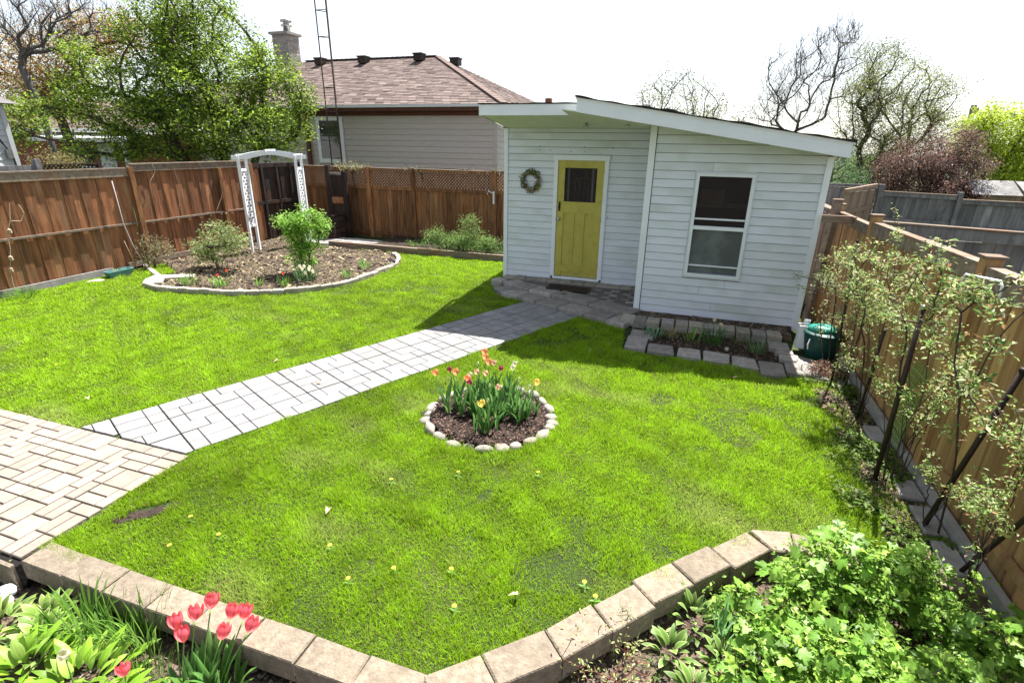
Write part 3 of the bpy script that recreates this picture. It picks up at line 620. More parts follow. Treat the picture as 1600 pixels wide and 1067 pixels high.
props(G().prism([(1.36 + .055 * math.cos(t), -.93 + .03 * math.sin(t)) for t in [k * PI / 5 for k in range(10)]], .137, .146, .003).part('fallen_leaf', material('wet_leaf', (.10, .065, .045), objvar=0)), 'small dark disc lying on the upper step slab', 'disc')

# stone border of the bed under the shed window
bord = thing('stone_border', 'rough grey stone border around the small bed below the shed window', 'stone border', (3.6, -2.4, 0))
random.seed(12)
for a, b, y0, y1 in ((2.60, 2.86, -2.76, -2.34), (2.62, 2.92, -2.33, -2.06)): G().prism([(a, y0), (b, y0 - .02), (b + .01, y1), (a, y1)], -.02, .06, .012).part('border_stone', STEPST, bord)
for a, b, y0, y1 in ((2.89, 3.21, -2.80, -2.54), (3.245, 3.525, -2.83, -2.55), (3.575, 3.86, -2.86, -2.56), (3.90, 4.16, -2.90, -2.60), (4.18, 4.46, -3.04, -2.66), (4.485, 4.80, -2.92, -2.60)):
    j = lambda: random.uniform(-.018, .018)
    G().prism([(a + j(), y0 + j()), ((a + b) / 2, y0 - .012), (b + j(), y0 + j()), (b + j(), y1 + j()), ((a + b) / 2, y1 + .01), (a + j(), y1 + j())], -.02, .055 + j() * .4, .014).part('border_stone', STEPST, bord)
for a, b, y0, y1 in ((4.40, 4.62, -2.36, -2.22), (4.43, 4.62, -2.56, -2.38), (4.35, 4.60, -2.20, -1.93)): G().prism([(a, y0), (b, y0), (b, y1), (a + .02, y1)], -.01, .07, .01).part('border_stone', STEPST, bord)
low = thing('low_stone_wall', 'low dry-laid row of small grey blocks under the shed window wall', 'low wall', (3.5, -1.8, 0))
x = 2.60
for k in range(10):
    w_ = random.uniform(.185, .21); yy = -1.86 - .03 * (k > 7) + random.uniform(-.012, .012)
    for z0, z1 in ((-.02, .06), (.062, .135)): quadblock('small_block', (x + random.uniform(-.01, .01), yy - (.012 if z0 < 0 else 0), 0), (x + w_ - .006, yy - (.012 if z0 < 0 else 0), 0), (0, 1, 0), .22, z0, z1, STEPST if random.random() < .6 else EDGE, low, .004, .008)
    x += w_

# ------------------------------------------------------------ fences
def board_meshes(mat, n=5, w_=.14, t_=.018, h_=1.0, ch=.004, tag_='b'):
    out = []
    for k in range(n):
        wv = w_ * random.uniform(.96, 1.0); V = []; F = []
        prof = [(-wv / 2, 0), (-wv / 2 + ch, -t_ / 2 - .0), (wv / 2 - ch, -t_ / 2), (wv / 2, 0), (wv / 2 - ch, t_ / 2), (-wv / 2 + ch, t_ / 2)]
        dx = random.uniform(-.003, .003)
        for z, o in ((0, 0), (h_, dx)): V += [(px + o, py, z) for px, py in prof]
        F = [(i, (i + 1) % 6, 6 + (i + 1) % 6, 6 + i) for i in range(6)] + [tuple(range(6))[::-1], tuple(range(6, 12))]
        out.append(mesh('board_' + tag_, V, F, mat))
    return out
random.seed(21)
cb = board_meshes(FENCE, tag_='cedar'); cb2 = board_meshes(FENCE2, tag_='brown'); rb = board_meshes(RFENCE, tag_='gold'); gb = board_meshes(GREYWOOD, tag_='grey'); tb = board_meshes(TANWOOD, tag_='tan'); bb = board_meshes(DARKWOOD, tag_='darkwood')
def boards(parent, ms, A, B, z0, z1, pitch, name='board', overlap=True, zj=.01, axis=None):
    A, B = Vector((*A, 0)), Vector((*B, 0)); L_ = (B - A).length; d = (B - A).normalized(); n = Vector((-d.y, d.x, 0)); k = max(1, round(L_ / pitch)); ang = math.atan2(d.y, d.x)
    for i in range(k):
        p = A + d * (i + .5) * L_ / k + n * ((.006 if i % 2 else -.006) if overlap else random.uniform(-.002, .002))
        zz0 = z0 + random.uniform(-zj, zj); o = obj(name, random.choice(ms), parent, (p.x, p.y, zz0)); o.rotation_euler = (random.uniform(-.002, .002), random.uniform(-.002, .002), ang); o.scale = (L_ / k / .14 * (1.07 if overlap else .97), 1, z1 - zz0)
# left fence at X = -7.3
lf = thing('wooden_fence', 'long red-brown stained board fence along the left side of the lawn', 'fence', (-7.3, -1, 0))
XF = -7.3
boards(lf, cb, (XF, -1.50), (XF, -7.6), -.03, 1.78, .147)
boards(lf, cb, (XF, 1.55), (XF, -1.36), -.03, 1.85, .147)
def rail(par, p, q, w_, h_, mat=OLDWOOD, nm='rail'): return G().beam(p, q, w_, h_).part(nm, mat, par)
rail(lf, (XF + .03, -7.6, 1.845), (XF + .03, -1.42, 1.825), .035, .135, OLDWOOD, 'top_rail')
rail(lf, (XF, -7.6, 1.925), (XF, -1.42, 1.905), .12, .025, OLDWOOD, 'cap')
rail(lf, (XF + .03, -1.40, 1.905), (XF + .03, 1.52, 1.895), .035, .125, OLDWOOD, 'top_rail')
rail(lf, (XF, -1.40, 1.98), (XF, 1.52, 1.97), .12, .022, OLDWOOD, 'cap')
rail(lf, (XF + .04, -7.6, .90), (XF + .04, -1.50, .875), .05, .035, OLDWOOD, 'mid_rail'); rail(lf, (XF + .04, -1.38, .87), (XF + .04, 1.5, .86), .05, .035, OLDWOOD, 'mid_rail')
box_part('post', (XF + .0, -1.49, 0), (XF + .1, -1.39, 1.93), FENCE2, lf); box_part('post', (XF + .01, .62, 0), (XF + .08, .70, 1.84), FENCE2, lf); box_part('post', (XF + .0, 1.53, 0), (XF + .1, 1.63, 1.93), FENCE2, lf); box_part('post', (XF, -4.6, 0), (XF + .09, -4.51, 1.77), FENCE2, lf)
rail(lf, (XF + .07, -7.6, .035), (XF + .05, -2.25, .05), .03, .13, CONC, 'kickboard'); rail(lf, (XF + .05, -1.9, .09), (XF + .05, 1.4, .12), .03, .10, OLDWOOD, 'kickboard')
# dark gate section
gt = thing('dark_gate', 'dark wooden gate behind the white arbor in the left fence', 'gate', (XF, 2.5, 0))
boards(gt, bb, (XF, 3.45), (XF, 1.65), -.03, 1.80, .135)
boards(gt, cb, (XF + .02, 1.86), (XF + .02, 1.64), .04, 1.78, .11)
rail(gt, (XF + .03, 1.64, 1.86), (XF + .03, 3.4, 1.84), .035, .1, DARKWOOD, 'top_rail'); rail(gt, (XF + .035, 1.7, .95), (XF + .035, 3.4, .93), .04, .08, DARKWOOD, 'mid_rail')
for y in (1.93, 2.45, 2.95): box_part('batten', (XF + .02, y, .05), (XF + .06, y + .07, 1.9), DARKWOOD, gt)
box_part('post', (XF, 3.36, 0), (XF + .1, 3.46, 1.9), DARKWOOD, gt)
# rear fence with lattice top, Y = 3.4
rf = thing('lattice_top_fence', 'brown board fence with lattice strip along the top beside the tan house', 'fence', (-3.5, 3.4, 0))
YR = 3.4
boards(rf, cb2, (-7.2, YR), (-3.78, YR), -.03, 1.32, .125); boards(rf, cb2, (-3.68, YR), (-1.53, YR), -.03, 1.30, .125); boards(rf, cb2, (-1.43, YR), (1.6, YR), -.03, 1.29, .125)
for a, b in ((-7.2, -3.78), (-3.68, -1.53), (-1.43, 1.6)):
    rail(rf, (a, YR - .03, 1.325), (b, YR - .03, 1.315), .035, .09, FENCE2, 'lattice_rail'); rail(rf, (a, YR - .02, 1.775), (b, YR - .02, 1.765), .04, .06, FENCE2, 'top_rail'); rail(rf, (a, YR, 1.815), (b, YR, 1.805), .1, .02, OLDWOOD, 'cap')
    rail(rf, (a, YR - .03, .13), (b, YR - .03, .12), .03, .09, FENCE2, 'bottom_rail')
    g = G(); x = a - .4
    while x < b:
        for sgn in (1, -1):
            x0 = x if sgn > 0 else x + .38; x1 = x + .38 if sgn > 0 else x; p0, p1 = (x0, 1.37), (x1, 1.75)
            # clip to a..b
            if p0[0] > p1[0]: p0, p1 = p1, p0
            if p1[0] <= a or p0[0] >= b: continue
            t0 = max(0, (a - p0[0]) / (p1[0] - p0[0])); t1 = min(1, (b - p0[0]) / (p1[0] - p0[0])); q = lambda t: (p0[0] + (p1[0] - p0[0]) * t, p0[1] + (p1[1] - p0[1]) * t)
            A, B = q(t0), q(t1); yy = YR - .012 - .005 * sgn; g.beam((A[0], yy, A[1]), (B[0], yy, B[1]), .008, .032)
        x += .082
    props(g.part('lattice', FENCE2, rf), kind='stuff')
for x in (-3.73, -1.48, -5.05): box_part('post', (x - .05, YR - .07, 0), (x + .05, YR + .02, 1.84), FENCE2, rf)
# narrow dark gate standing open in the corner
bg_ = thing('black_garden_gate', 'narrow black framed gate standing open against the rear fence', 'gate', (-5.8, 3.0, 0))
for x in (-6.05, -5.55): box_part('gate_post', (x - .06, 2.95, 0), (x + .06, 3.05, 1.86 if x < -5.8 else 1.72), DARKWOOD, bg_)
box_part('gate_panel', (-5.98, 2.98, .1), (-5.62, 3.01, .88), DARKWOOD, bg_); box_part('gate_panel', (-5.98, 2.98, 1.07), (-5.62, 3.01, 1.62), DARKWOOD, bg_); box_part('centre_rail', (-5.98, 2.97, .90), (-5.62, 3.015, 1.06), FENCE, bg_); box_part('gate_rail', (-5.98, 2.96, 1.63), (-5.60, 3.02, 1.68), GREYWOOD, bg_)
cbx = thing('compost_box', 'dark square wooden compost box beside the black gate', 'box', (-5.95, 2.6, 0))
for z in range(4):
    box_part('slat', (-6.3, 2.40, .02 + z * .15), (-5.62, 2.425, .155 + z * .15), DARKWOOD, cbx); box_part('slat', (-5.62, 2.40, .02 + z * .15), (-5.595, 2.9, .155 + z * .15), DARKWOOD, cbx); box_part('slat', (-6.325, 2.40, .02 + z * .15), (-6.30, 2.9, .155 + z * .15), DARKWOOD, cbx); box_part('slat', (-6.3, 2.875, .02 + z * .15), (-5.62, 2.9, .155 + z * .15), DARKWOOD, cbx)
box_part('lid', (-6.34, 2.38, .625), (-5.58, 2.92, .65), DARKWOOD, cbx)
# curb timber and flagstones at the back
cu = thing('timber_edging', 'weathered timber edging between the lawn and the rear planting', 'edging', (-2.6, 1.65, 0))
for a, b in ((-5.2, -2.75), (-2.74, -.03)): G().beam((a, 1.67, .07), (b, 1.66 , .065), .09, .16).part('timber', OLDWOOD, cu)
fl = props(G().prism([(-6.3, 1.78), (-3.5, 1.74), (-4.2, 2.7), (-6.4, 2.95)], -.01, .02).part('flagstone_path', SOIL), kind='structure')
random.seed(31)
for i in range(6):
    for j in range(2):
        x0 = -6.3 + i * .46; y0 = 1.78 + j * .46
        if x0 > -3.6 - j * .4: continue
        q = lambda: random.uniform(-.02, .02)
        G().prism([(x0 + q(), y0 + q()), (x0 + .44 + q(), y0 + q()), (x0 + .44 + q(), y0 + .43 + q()), (x0 + q(), y0 + .43 + q())], .0, .05 + q() * .3, .008).part('flagstone', CONC, fl)

# right fence X = 5.2
rf2 = thing('cedar_side_fence', 'golden brown board fence along the right side of the lawn', 'fence', (5.2, -4, 0))
XR = 5.2
boards(rf2, rb, (XR, -7.2), (XR, -2.15), -.03, 1.56, .142); boards(rf2, rb, (XR, -2.0), (XR, -.35), -.03, 1.50, .142); boards(rf2, tb, (XR + .02, -.3), (XR + .02, 3.3), -.03, 1.5, .142)
rail(rf2, (XR - .025, -7.2, 1.64), (XR - .025, -4.75, 1.63), .035, .13, OLDWOOD, 'top_rail'); rail(rf2, (XR - .025, -4.6, 1.64), (XR - .025, -2.15, 1.60), .035, .12, OLDWOOD, 'top_rail'); rail(rf2, (XR - .025, -2.0, 1.56), (XR - .025, -.35, 1.56), .035, .10, OLDWOOD, 'top_rail')
rail(rf2, (XR, -7.2, 1.712), (XR, -4.75, 1.702), .09, .02, OLDWOOD, 'cap'); rail(rf2, (XR, -4.6, 1.708), (XR, -2.15, 1.668), .09, .02, OLDWOOD, 'cap'); rail(rf2, (XR, -2.0, 1.62), (XR, .8, 1.60), .08, .02, OLDWOOD, 'cap')
for y, z in ((-2.07, 1.74), (-4.68, 1.76), (-.36, 1.70), (1.2, 1.7)): box_part('post', (XR - .05, y - .05, 0), (XR + .05, y + .05, z), RFENCE, rf2); box_part('post_cap', (XR - .065, y - .065, z + .001), (XR + .065, y + .065, z + .02), OLDWOOD, rf2)
rail(rf2, (XR - .03, -7.2, .25), (XR - .03, -2.15, .25), .03, .06, RFENCE, 'bottom_rail')
xk = XR - .06
for a, b in ((-7.1, -5.7), (-5.69, -4.3), (-4.29, -2.9), (-2.89, -1.4)): G().beam((xk, a, .05), (xk, b, .045), .05, .11).part('concrete_kerb', CONC, rf2)
def weeds(name, n, cols, label, box, fn):
    P = np.stack([rng.uniform(box[0], box[2], n), rng.uniform(box[1], box[3], n)], 1); P = P[fn(P)]; n = len(P); a = rng.uniform(0, 2 * PI, n); L_ = rng.uniform(.015, .04, n); h = rng.uniform(.005, .07, n) * np.clip(.6 + wob(P, 9, 71), .1, 1.5)
    b = np.stack([P[:, 0], P[:, 1], h], 1); ex = np.stack([np.cos(a), np.sin(a), rng.uniform(-.4, .5, n)], 1) * L_[:, None]; ey = np.stack([-np.sin(a), np.cos(a), rng.uniform(-.3, .3, n)], 1) * L_[:, None] * .35
    V = np.stack([b - ex, b + ey, b + ex, b - ey], 1).reshape(-1, 3); cols = np.array(cols); c = cols[rng.integers(0, len(cols), n)] * rng.uniform(.6, 1.3, (n, 1)); props(obj(name, mesh_np(name, V, 4, GRASS, np.repeat(c, 4, 0))), label, kind='stuff')
weeds('weeds', 16000, [(.10, .19, .02), (.15, .25, .03), (.06, .11, .015), (.20, .25, .07)], 'low weeds and ground ivy along the foot of the right fence', (4.45, -5.95, 5.1, -2.9), lambda P: (wob(P, 5, 72) + .5 * wob(P, 13, 73) > -.1) & (rng.random(len(P)) < np.clip((P[:, 0] - 4.5 + .12 * wob(P, 6, 77)) / .45, 0, 1) ** 1.5))
weeds('weeds', 9000, [(.09, .16, .03), (.13, .2, .04), (.05, .1, .02)], 'dark ground cover between the flagstones and the rear fence', (-4.3, 1.8, -.1, 3.3), lambda P: wob(P, 4, 74) > -.4)
edg = thing('fence_foot_slabs', 'row of old concrete slabs lying at the foot of the right fence', 'slabs', (5.0, -5.2, 0))
for k, y in enumerate((-5.9, -5.52, -5.12, -4.3, -3.2)):
    G().prism([(xk - .20 + .03 * (k % 2), y), (xk - .04, y), (xk - .04, y + .33), (xk - .17, y + .31)], -.01, .045, .01).part('slab', CONC, edg)
# gate bar and leaning post beside the shed
gp = thing('side_gate_frame', 'weathered post and crossbar closing the gap between shed and right fence', 'gate frame', (5.0, -.3, 0))
G().beam((4.95, -1.02, 0), (5.02, -.98, 1.80), .085, .085).part('post', OLDWOOD, gp); box_part('post_cap', (4.96, -1.04, 1.805), (5.08, -.92, 1.825), OLDWOOD, gp)
box_part('crossbar', (4.80, -1.35, 1.56), (5.16, -1.31, 1.65), OLDWOOD, gp); rail(gp, (4.95, -.3, 1.66), (5.16, -1.4, 1.62), .04, .05, OLDWOOD, 'brace')
# neighbours' grey fences
nf = thing('grey_boundary_fence', 'grey weathered fence meeting the right fence behind the rose', 'fence', (7.5, -2.0, 0))
boards(nf, gb, (5.3, -1.95), (10.5, -1.95), .0, 1.5, .14)
G().beam((5.28, -2.0, 1.60), (10.5, -2.02, 1.44), .04, .12).part('top_rail', GREYWOOD, nf); G().beam((5.28, -1.99, 1.672), (10.5, -2.01, 1.512), .10, .02).part('cap', OLDWOOD, nf)
for x in (5.34, 7.7, 10.1): box_part('post', (x - .05, -1.94, 0), (x + .05, -1.84, 1.6), GREYWOOD, nf)
nf2 = thing('far_grey_fence', 'tall grey board fence with posts below the purple shrub', 'fence', (8, 3.6, 0))
for a, b, z in ((6.75, 8.0, 1.62), (8.08, 9.9, 1.52), (9.98, 12, 1.42), (12.08, 14, 1.36)):
    boards(nf2, gb, (a, 3.5), (b, 3.5), 0, z - .02, .14); G().beam((a, 3.46, z), (b, 3.46, z - .03), .04, .07).part('top_rail', GREYWOOD, nf2); G().beam((a, 3.45, z - .50), (b, 3.45, z - .52), .04, .08).part('mid_rail', GREYWOOD, nf2); box_part('post', (b, 3.4, 0), (b + .08, 3.5, z + .08), GREYWOOD, nf2)
    G().beam((a, 3.48, z + .045), (b, 3.48, z + .015), .10, .018).part('cap', OLDWOOD, nf2)
nf3 = thing('tan_fence_panel', 'short tan unweathered fence panel seen through the gap beside the shed', 'fence', (6, 2, 0))
boards(nf3, tb, (5.75, 2.0), (6.6, 3.4), 0, 1.70, .2); G().beam((5.75, 1.96, 1.74), (6.6, 3.36, 1.78), .05, .07).part('top_rail', TANWOOD, nf3); G().beam((5.75, 1.95, 1.35), (6.6, 3.35, 1.38), .05, .08).part('mid_rail', TANWOOD, nf3)
nf4 = thing('rear_grey_fence', 'grey fence panel just behind the right corner of the shed', 'fence', (5.4, 4.2, 0))
boards(nf4, gb, (4.6, 4.0), (6.65, 3.5), 0, 1.72, .15); G().beam((4.6, 3.95, 1.74), (6.65, 3.45, 1.76), .05, .05).part('top_rail', GREYWOOD, nf4); G().beam((4.6, 3.94, 1.2), (6.65, 3.44, 1.22), .05, .07).part('mid_rail', GREYWOOD, nf4); box_part('post', (6.66, 3.38, 0), (6.76, 3.48, 1.80), GREYWOOD, nf4)
#@@PART2@@
# ------------------------------------------------------------ plant builders
def nrm(v): return v / (np.linalg.norm(v, axis=-1, keepdims=True) + 1e-9)
def leaves(name, P, size, cols, mat, parent, up=.6, aspect=.42, fold=.18, shade=None, origin=(0, 0, 0), kind=None):
    """one mesh of folded leaves (two quads... kept as one bent quad pair) at points P"""
    n = len(P); a = nrm(rng.normal(0, 1, (n, 3)) * [1, 1, .55] - [0, 0, .15]); nn = nrm(rng.normal(0, 1, (n, 3)) + [0, 0, up * 2.2]); b = nrm(np.cross(nn, a)); nn = np.cross(a, b)
    L = (size * rng.uniform(.6, 1.25, n))[:, None]; Wd = L * aspect
    p0 = P; p3 = P + a * L * 2; pm = P + a * L * .95; l = pm - b * Wd + nn * L * fold; r = pm + b * Wd + nn * L * fold
    V = np.stack([p0, r, p3, p0, p3, l], 1).reshape(-1, 3) - np.asarray(origin)
    cols = np.array(cols, dtype=float); c = cols[rng.integers(0, len(cols), n)] * rng.uniform(.75, 1.25, (n, 1))
    if shade is not None: c = c * shade[:, None]
    o = obj(name, mesh_np(name, V, 3, mat, np.repeat(c, 6, 0)), parent, origin)
    if kind: o['kind'] = kind
    return o
def sample_lobes(lobes, n, shell=.5, yr=1.0):
    w_ = np.array([l[3] * l[3] * l[4] for l in lobes]) ** .75; w_ /= w_.sum(); idx = rng.choice(len(lobes), n, p=w_)
    d = nrm(rng.normal(0, 1, (n, 3))); r = rng.uniform(0, 1, n) ** (1 / 3); r = np.where(rng.random(n) < shell, .7 + .35 * rng.random(n), r)
    L = np.array(lobes)[idx]; return L[:, :3] + d * r[:, None] * np.stack([L[:, 3], L[:, 3] * yr, L[:, 4]], 1)
def skeleton(bases, hub, T, step, rtip, power=.45, r_max=None, jitter=.12, sides=5, up=.15):
    """branches from bases through hub points to every target; returns G"""
    N = []; par = []; leafn = []
    chains = []
    for b, h in zip(bases, hub):
        b, h = np.array(b, float), np.array(h, float); k = max(2, int(np.linalg.norm(h - b) / step)); prev = -1; ch = []
        for i in range(k + 1):
            t = i / k; p = b + (h - b) * t + rng.normal(0, jitter * step * .5, 3) * (0 < i < k); N.append(p); par.append(prev); prev = len(N) - 1; ch.append(prev)
        chains.append(ch)
    hubs = np.array(hub, float); order = np.argsort([min(np.linalg.norm(t - h) for h in hubs) for t in T])
    tips = []
    A = np.array(N)
    dist0 = lambda p: np.min(np.linalg.norm(hubs - p, axis=1))
    D0 = [dist0(p) for p in N]
    buf = np.zeros((len(N) + len(T) * 60, 3)); buf[:len(N)] = A; cnt = len(N); D0 = list(D0)
    for ti in order:
        t = T[ti]; X = buf[:cnt]; d = np.linalg.norm(X - t, axis=1); dz = t[2] - X[:, 2]
        dh = np.array(D0[:cnt]); dt = dist0(t)
        cost = d + np.where(dz < -.05, -dz * 1.2, 0) + np.clip(dh - dt, 0, None) * 1.5
        j = int(np.argmin(cost)); p = X[j].copy(); k = max(1, int(d[j] / step)); ch = [j]; prev = j
        mid = (p + t) / 2 + np.array([0, 0, up * d[j]]) * .35 + rng.normal(0, jitter * d[j] * .35, 3)
        for i in range(1, k + 1):
            s = i / k; q = (1 - s) ** 2 * p + 2 * s * (1 - s) * mid + s * s * t; buf[cnt] = q; par.append(prev); prev = cnt; D0.append(dist0(q)); ch.append(cnt); cnt += 1
            if cnt >= len(buf) - 1: break
        chains.append(ch); tips.append(prev)
    Bs = buf[:cnt]; pa = np.array(par[:cnt]); nb_ = sum(len(c) for c in chains[:len(bases)]); istip = np.zeros(cnt, bool); istip[tips] = True; kids = np.zeros(cnt); v = pa >= 0; np.add.at(kids, pa[v], 1)
    free = v & (kids > 0)
    for _ in range(4):
        ks = np.zeros((cnt, 3)); np.add.at(ks, pa[v], Bs[v]); mid_ = np.where(free[:, None], (ks / np.maximum(kids, 1)[:, None] + Bs[np.maximum(pa, 0)]) / 2, Bs); Bs[:] = Bs * .45 + mid_ * .55
    num = np.zeros(cnt)
    for t in tips: num[t] += 1
    for i in range(cnt - 1, -1, -1):
        if par[i] >= 0: num[par[i]] += num[i]
    R = rtip * np.maximum(num, 1) ** power
    if r_max: R = np.minimum(R, r_max)
    return buf[:cnt], R, chains
def branch_mesh(name, B, R, chains, mat, parent, sides=5, origin=(0, 0, 0)):
    V = []; F = []; o = np.asarray(origin)
    for ch in chains:
        if len(ch) < 2: continue
        P = B[ch]; r = R[ch].copy(); r[0] = min(r[0], r[1] * 1.25)
        k0 = len(V); D = np.gradient(P, axis=0); D = nrm(D); ref = np.where(np.abs(D[:, 2:3]) < .9, [[.3, .2, .93]], [[1, 0, .1]]); a = nrm(np.cross(D, ref)); b = np.cross(D, a)
        n = sides if r.max() > .012 else 3
        for i in range(len(ch)):
            for k in range(n):
                t = 2 * PI * k / n; V.append(tuple(P[i] - o + (a[i] * math.cos(t) + b[i] * math.sin(t)) * r[i]))
        for i in range(len(ch) - 1):
            for k in range(n): k2 = (k + 1) % n; F.append((k0 + i * n + k, k0 + i * n + k2, k0 + i * n + n + k2, k0 + i * n + n + k))
    return obj(name, mesh(name, V, F, mat, True), parent, origin)
def twigs(T, n, L, r, mat, name, parent, origin, B=None):
    V = []; F = []; o = np.asarray(origin)
    for t in T:
        for _ in range(n):
            d = nrm(rng.normal(0, 1, 3) + [0, 0, .8]); l = L * rng.uniform(.5, 1.2); p1 = t + d * l * .55 + rng.normal(0, .06 * L, 3); p2 = t + d * l + rng.normal(0, .12 * L, 3); k0 = len(V)
            for p, rr in ((t, r), (p1, r * .75), (p2, r * .4)):
                for q in range(3): V.append(tuple(p - o + rr * np.array([math.cos(q * 2.1), math.sin(q * 2.1), .3 * math.sin(q * 2.1)])))
            for i in range(2):
                for q in range(3): q2 = (q + 1) % 3; F.append((k0 + i * 3 + q, k0 + i * 3 + q2, k0 + i * 3 + 3 + q2, k0 + i * 3 + 3 + q))
    return obj(name, mesh(name, V, F, mat), parent, origin)
def tree(name, label, cat, bases, hubs, lobes, nt_, nleaf, lsize, cols, bark, rtip=.012, step=.35, spread=.28, twig=(0, 0, 0), group=None, up=.6, power=.45, aspect=.42, shell=.5, yr=1.0, clusterdark=.35, matl=None):
    base = bases[0]; th = thing(name, label, cat, base, group)
    T = sample_lobes(lobes, nt_, shell, yr); B, R, ch = skeleton(bases, hubs, T, step, rtip, power)
    nb = len(bases); trunk_ch = ch[:nb]; [branch_mesh('trunk', B, R, [q], bark, th, 7, base) for q in trunk_ch]; branch_mesh('branches', B, R, ch[nb:], bark, th, 5, base)['kind'] = 'stuff'
    if twig[0]: twigs(T, twig[0], twig[1], twig[2], bark, 'twigs', th, base)['kind'] = 'stuff'
    if nleaf:
        per = nleaf // nt_; P = np.repeat(T, per, 0) + rng.normal(0, spread, (per * nt_, 3)) * [1, 1, .8]; sh = np.repeat(rng.uniform(1 - clusterdark, 1 + clusterdark, nt_), per)
        leaves('crown', P, lsize, cols, matl or LEAF, th, up, aspect, shade=sh, origin=base)['kind'] = 'stuff'
    return th

green = [(-10.89,3.90,5.83,1.34,0.89),(-11.44,3.34,4.90,1.07,0.89),(-10.08,3.77,4.84,1.43,1.07),(-11.47,2.93,3.90,1.07,0.89),(-10.08,3.27,3.59,1.52,1.07),(-8.95,3.97,4.1,0.75,0.75),(-8.3,4.31,4.4,0.42,0.6),(-8.15,4.02,3.62,.8,0.75),(-7.75,4.07,3.35,0.42,0.5),(-8.95,3.32,2.77,1.61,0.80),(-8.0,3.63,2.55,0.62,0.35),(-10.97,2.60,2.65,1.43,0.80),(-12.57,2.29,3.22,1.07,0.62),(-12.44,1.96,2.30,1.07,0.45),(-13.93,1.86,3.28,0.98,0.27),(-14.38,1.53,2.86,0.71,0.36),(-13.38,2.41,4.21,0.89,0.71),(-14.66,1.27,2.43,0.45,0.21)]
tree('leafy_tree', 'large spreading multi-stemmed tree in fresh green leaf behind the corner of the left fence', 'tree', [(-9.5, 2.9, -.0), (-9.75, 2.85, 0), (-9.35, 3.1, 0)], [(-9.9, 3.3, 2.6), (-10.9, 2.7, 2.3), (-8.8, 3.6, 2.5)], green, 820, 64000, .050,
     [(.14, .23, .018), (.23, .35, .026), (.08, .14, .014), (.31, .42, .04), (.05, .095, .012)], BARK, .0115, .33, .18, up=.5, clusterdark=.45, shell=.6)
tree('bronze_tree', 'tree with thin orange bronze spring leaves behind the big green tree', 'tree', [(-19.4, 5.2, 0)], [(-19.2, 5.4, 2.4)], [(-20.10,5.53,4.95,1.40,1.05),(-18.67,6.37,5.85,1.40,0.82),(-20.84,4.84,3.84,0.70,1.17),(-17.37,6.90,6.08,0.70,0.58),(-19.32,5.45,4.08,1.17,0.94),(-15.9,7.2,5.6,.6,.5)], 240, 17000, .06, [(.42, .24, .09), (.34, .17, .05), (.45, .32, .13), (.25, .25, .06)], BARK, .014, .4, .3, (2, .6, .012))
tree('bare_maple', 'bare dark-branched tree at the far left against the sky', 'tree', [(-17.6, 3.7, 0)], [(-17.9, 3.9, 3.9)], [(-18.46,4.35,6.24,1.05,0.84),(-17.25,4.72,6.16,1.26,0.84),(-16.05,5.09,6.08,1.05,0.73),(-17.76,4.27,5.47,1.05,0.63),(-18.75,3.94,5.46,0.63,0.84)], 260, 0, .05, [], GREYBARK, .009, .4, twig=(4, .6, .007))
tree('bare_tree', 'low tree just coming into leaf above the middle of the shed roof', 'tree', [(1.95, 27.5, -.2), (3.6, 27.9, -.2)], [(1.9, 27.6, 2.2), (4.0, 28, 2.4)], [(1.50,27.59,5.35,2.0,1.77),(-0.04,27.21,5.0,0.99,1.18),(3.04,27.97,4.8,1.38,1.38),(4.64,28.21,4.09,1.58,0.9),(1.5,27.6,3.4,2.5,1.0)], 300, 6500, .07, [(.13, .13, .07), (.22, .26, .05), (.10, .10, .06)], GREYBARK, .012, .5, .35, (3, .8, .010), power=.38)
tree('bare_tree', 'tall leafless grey tree rising behind the right half of the shed roof', 'tree', [(7.6, 22.6, -.2)], [(7.6, 22.8, 3.2)], [(6.70,22.73,5.78,1.12,1.44),(8.55,23.72,6.70,1.60,1.44),(9.03,24.25,7.61,0.96,0.80),(7.66,22.46,4.29,1.60,1.12),(6.17,21.89,4.12,0.96,0.80),(9.88,23.81,5.82,0.96,1.28)], 420, 900, .05, [(.2, .22, .06)], GREYBARK, .0095, .5, .3, (5, .9, .009), power=.40)
tree('willow_tree', 'airy tree with small pale green leaves right of the shed', 'tree', [(9.6, 15.6, -.2), (9.35, 15.4, -.2)], [(9.9, 16.0, 2.0), (9.2, 15.7, 2.0)], [(8.73,15.89,3.90,1.0,1.48),(10.01,16.69,4.84,1.35,1.11),(10.19,16.20,3.46,1.48,1.23),(11.50,16.92,4.17,0.99,0.86),(12.09,16.75,3.25,0.74,0.62),(9.18,15.40,2.29,0.99,0.86),(10.78,16.03,2.54,1.23,0.74),(9.41,16.86,5.75,0.62,0.62)], 560, 26000, .042, [(.17, .20, .05), (.25, .28, .07), (.10, .12, .04), (.30, .32, .13)], BARK, .0095, .35, .22, (3, .6, .006), up=.2)
tree('dark_conifer', 'dark green evergreen just behind the right end of the shed', 'tree', [(7.6, 12, -.2)], [(7.6, 12, 1.2)], [(7.7, 12, 1.6, .8, .9), (8.4, 12.6, 1.3, .7, .6), (7.3, 11.6, 1.9, .5, .7)], 90, 6000, .035, [(.05, .11, .035), (.08, .16, .05)], BARK, .012, .3, .18)
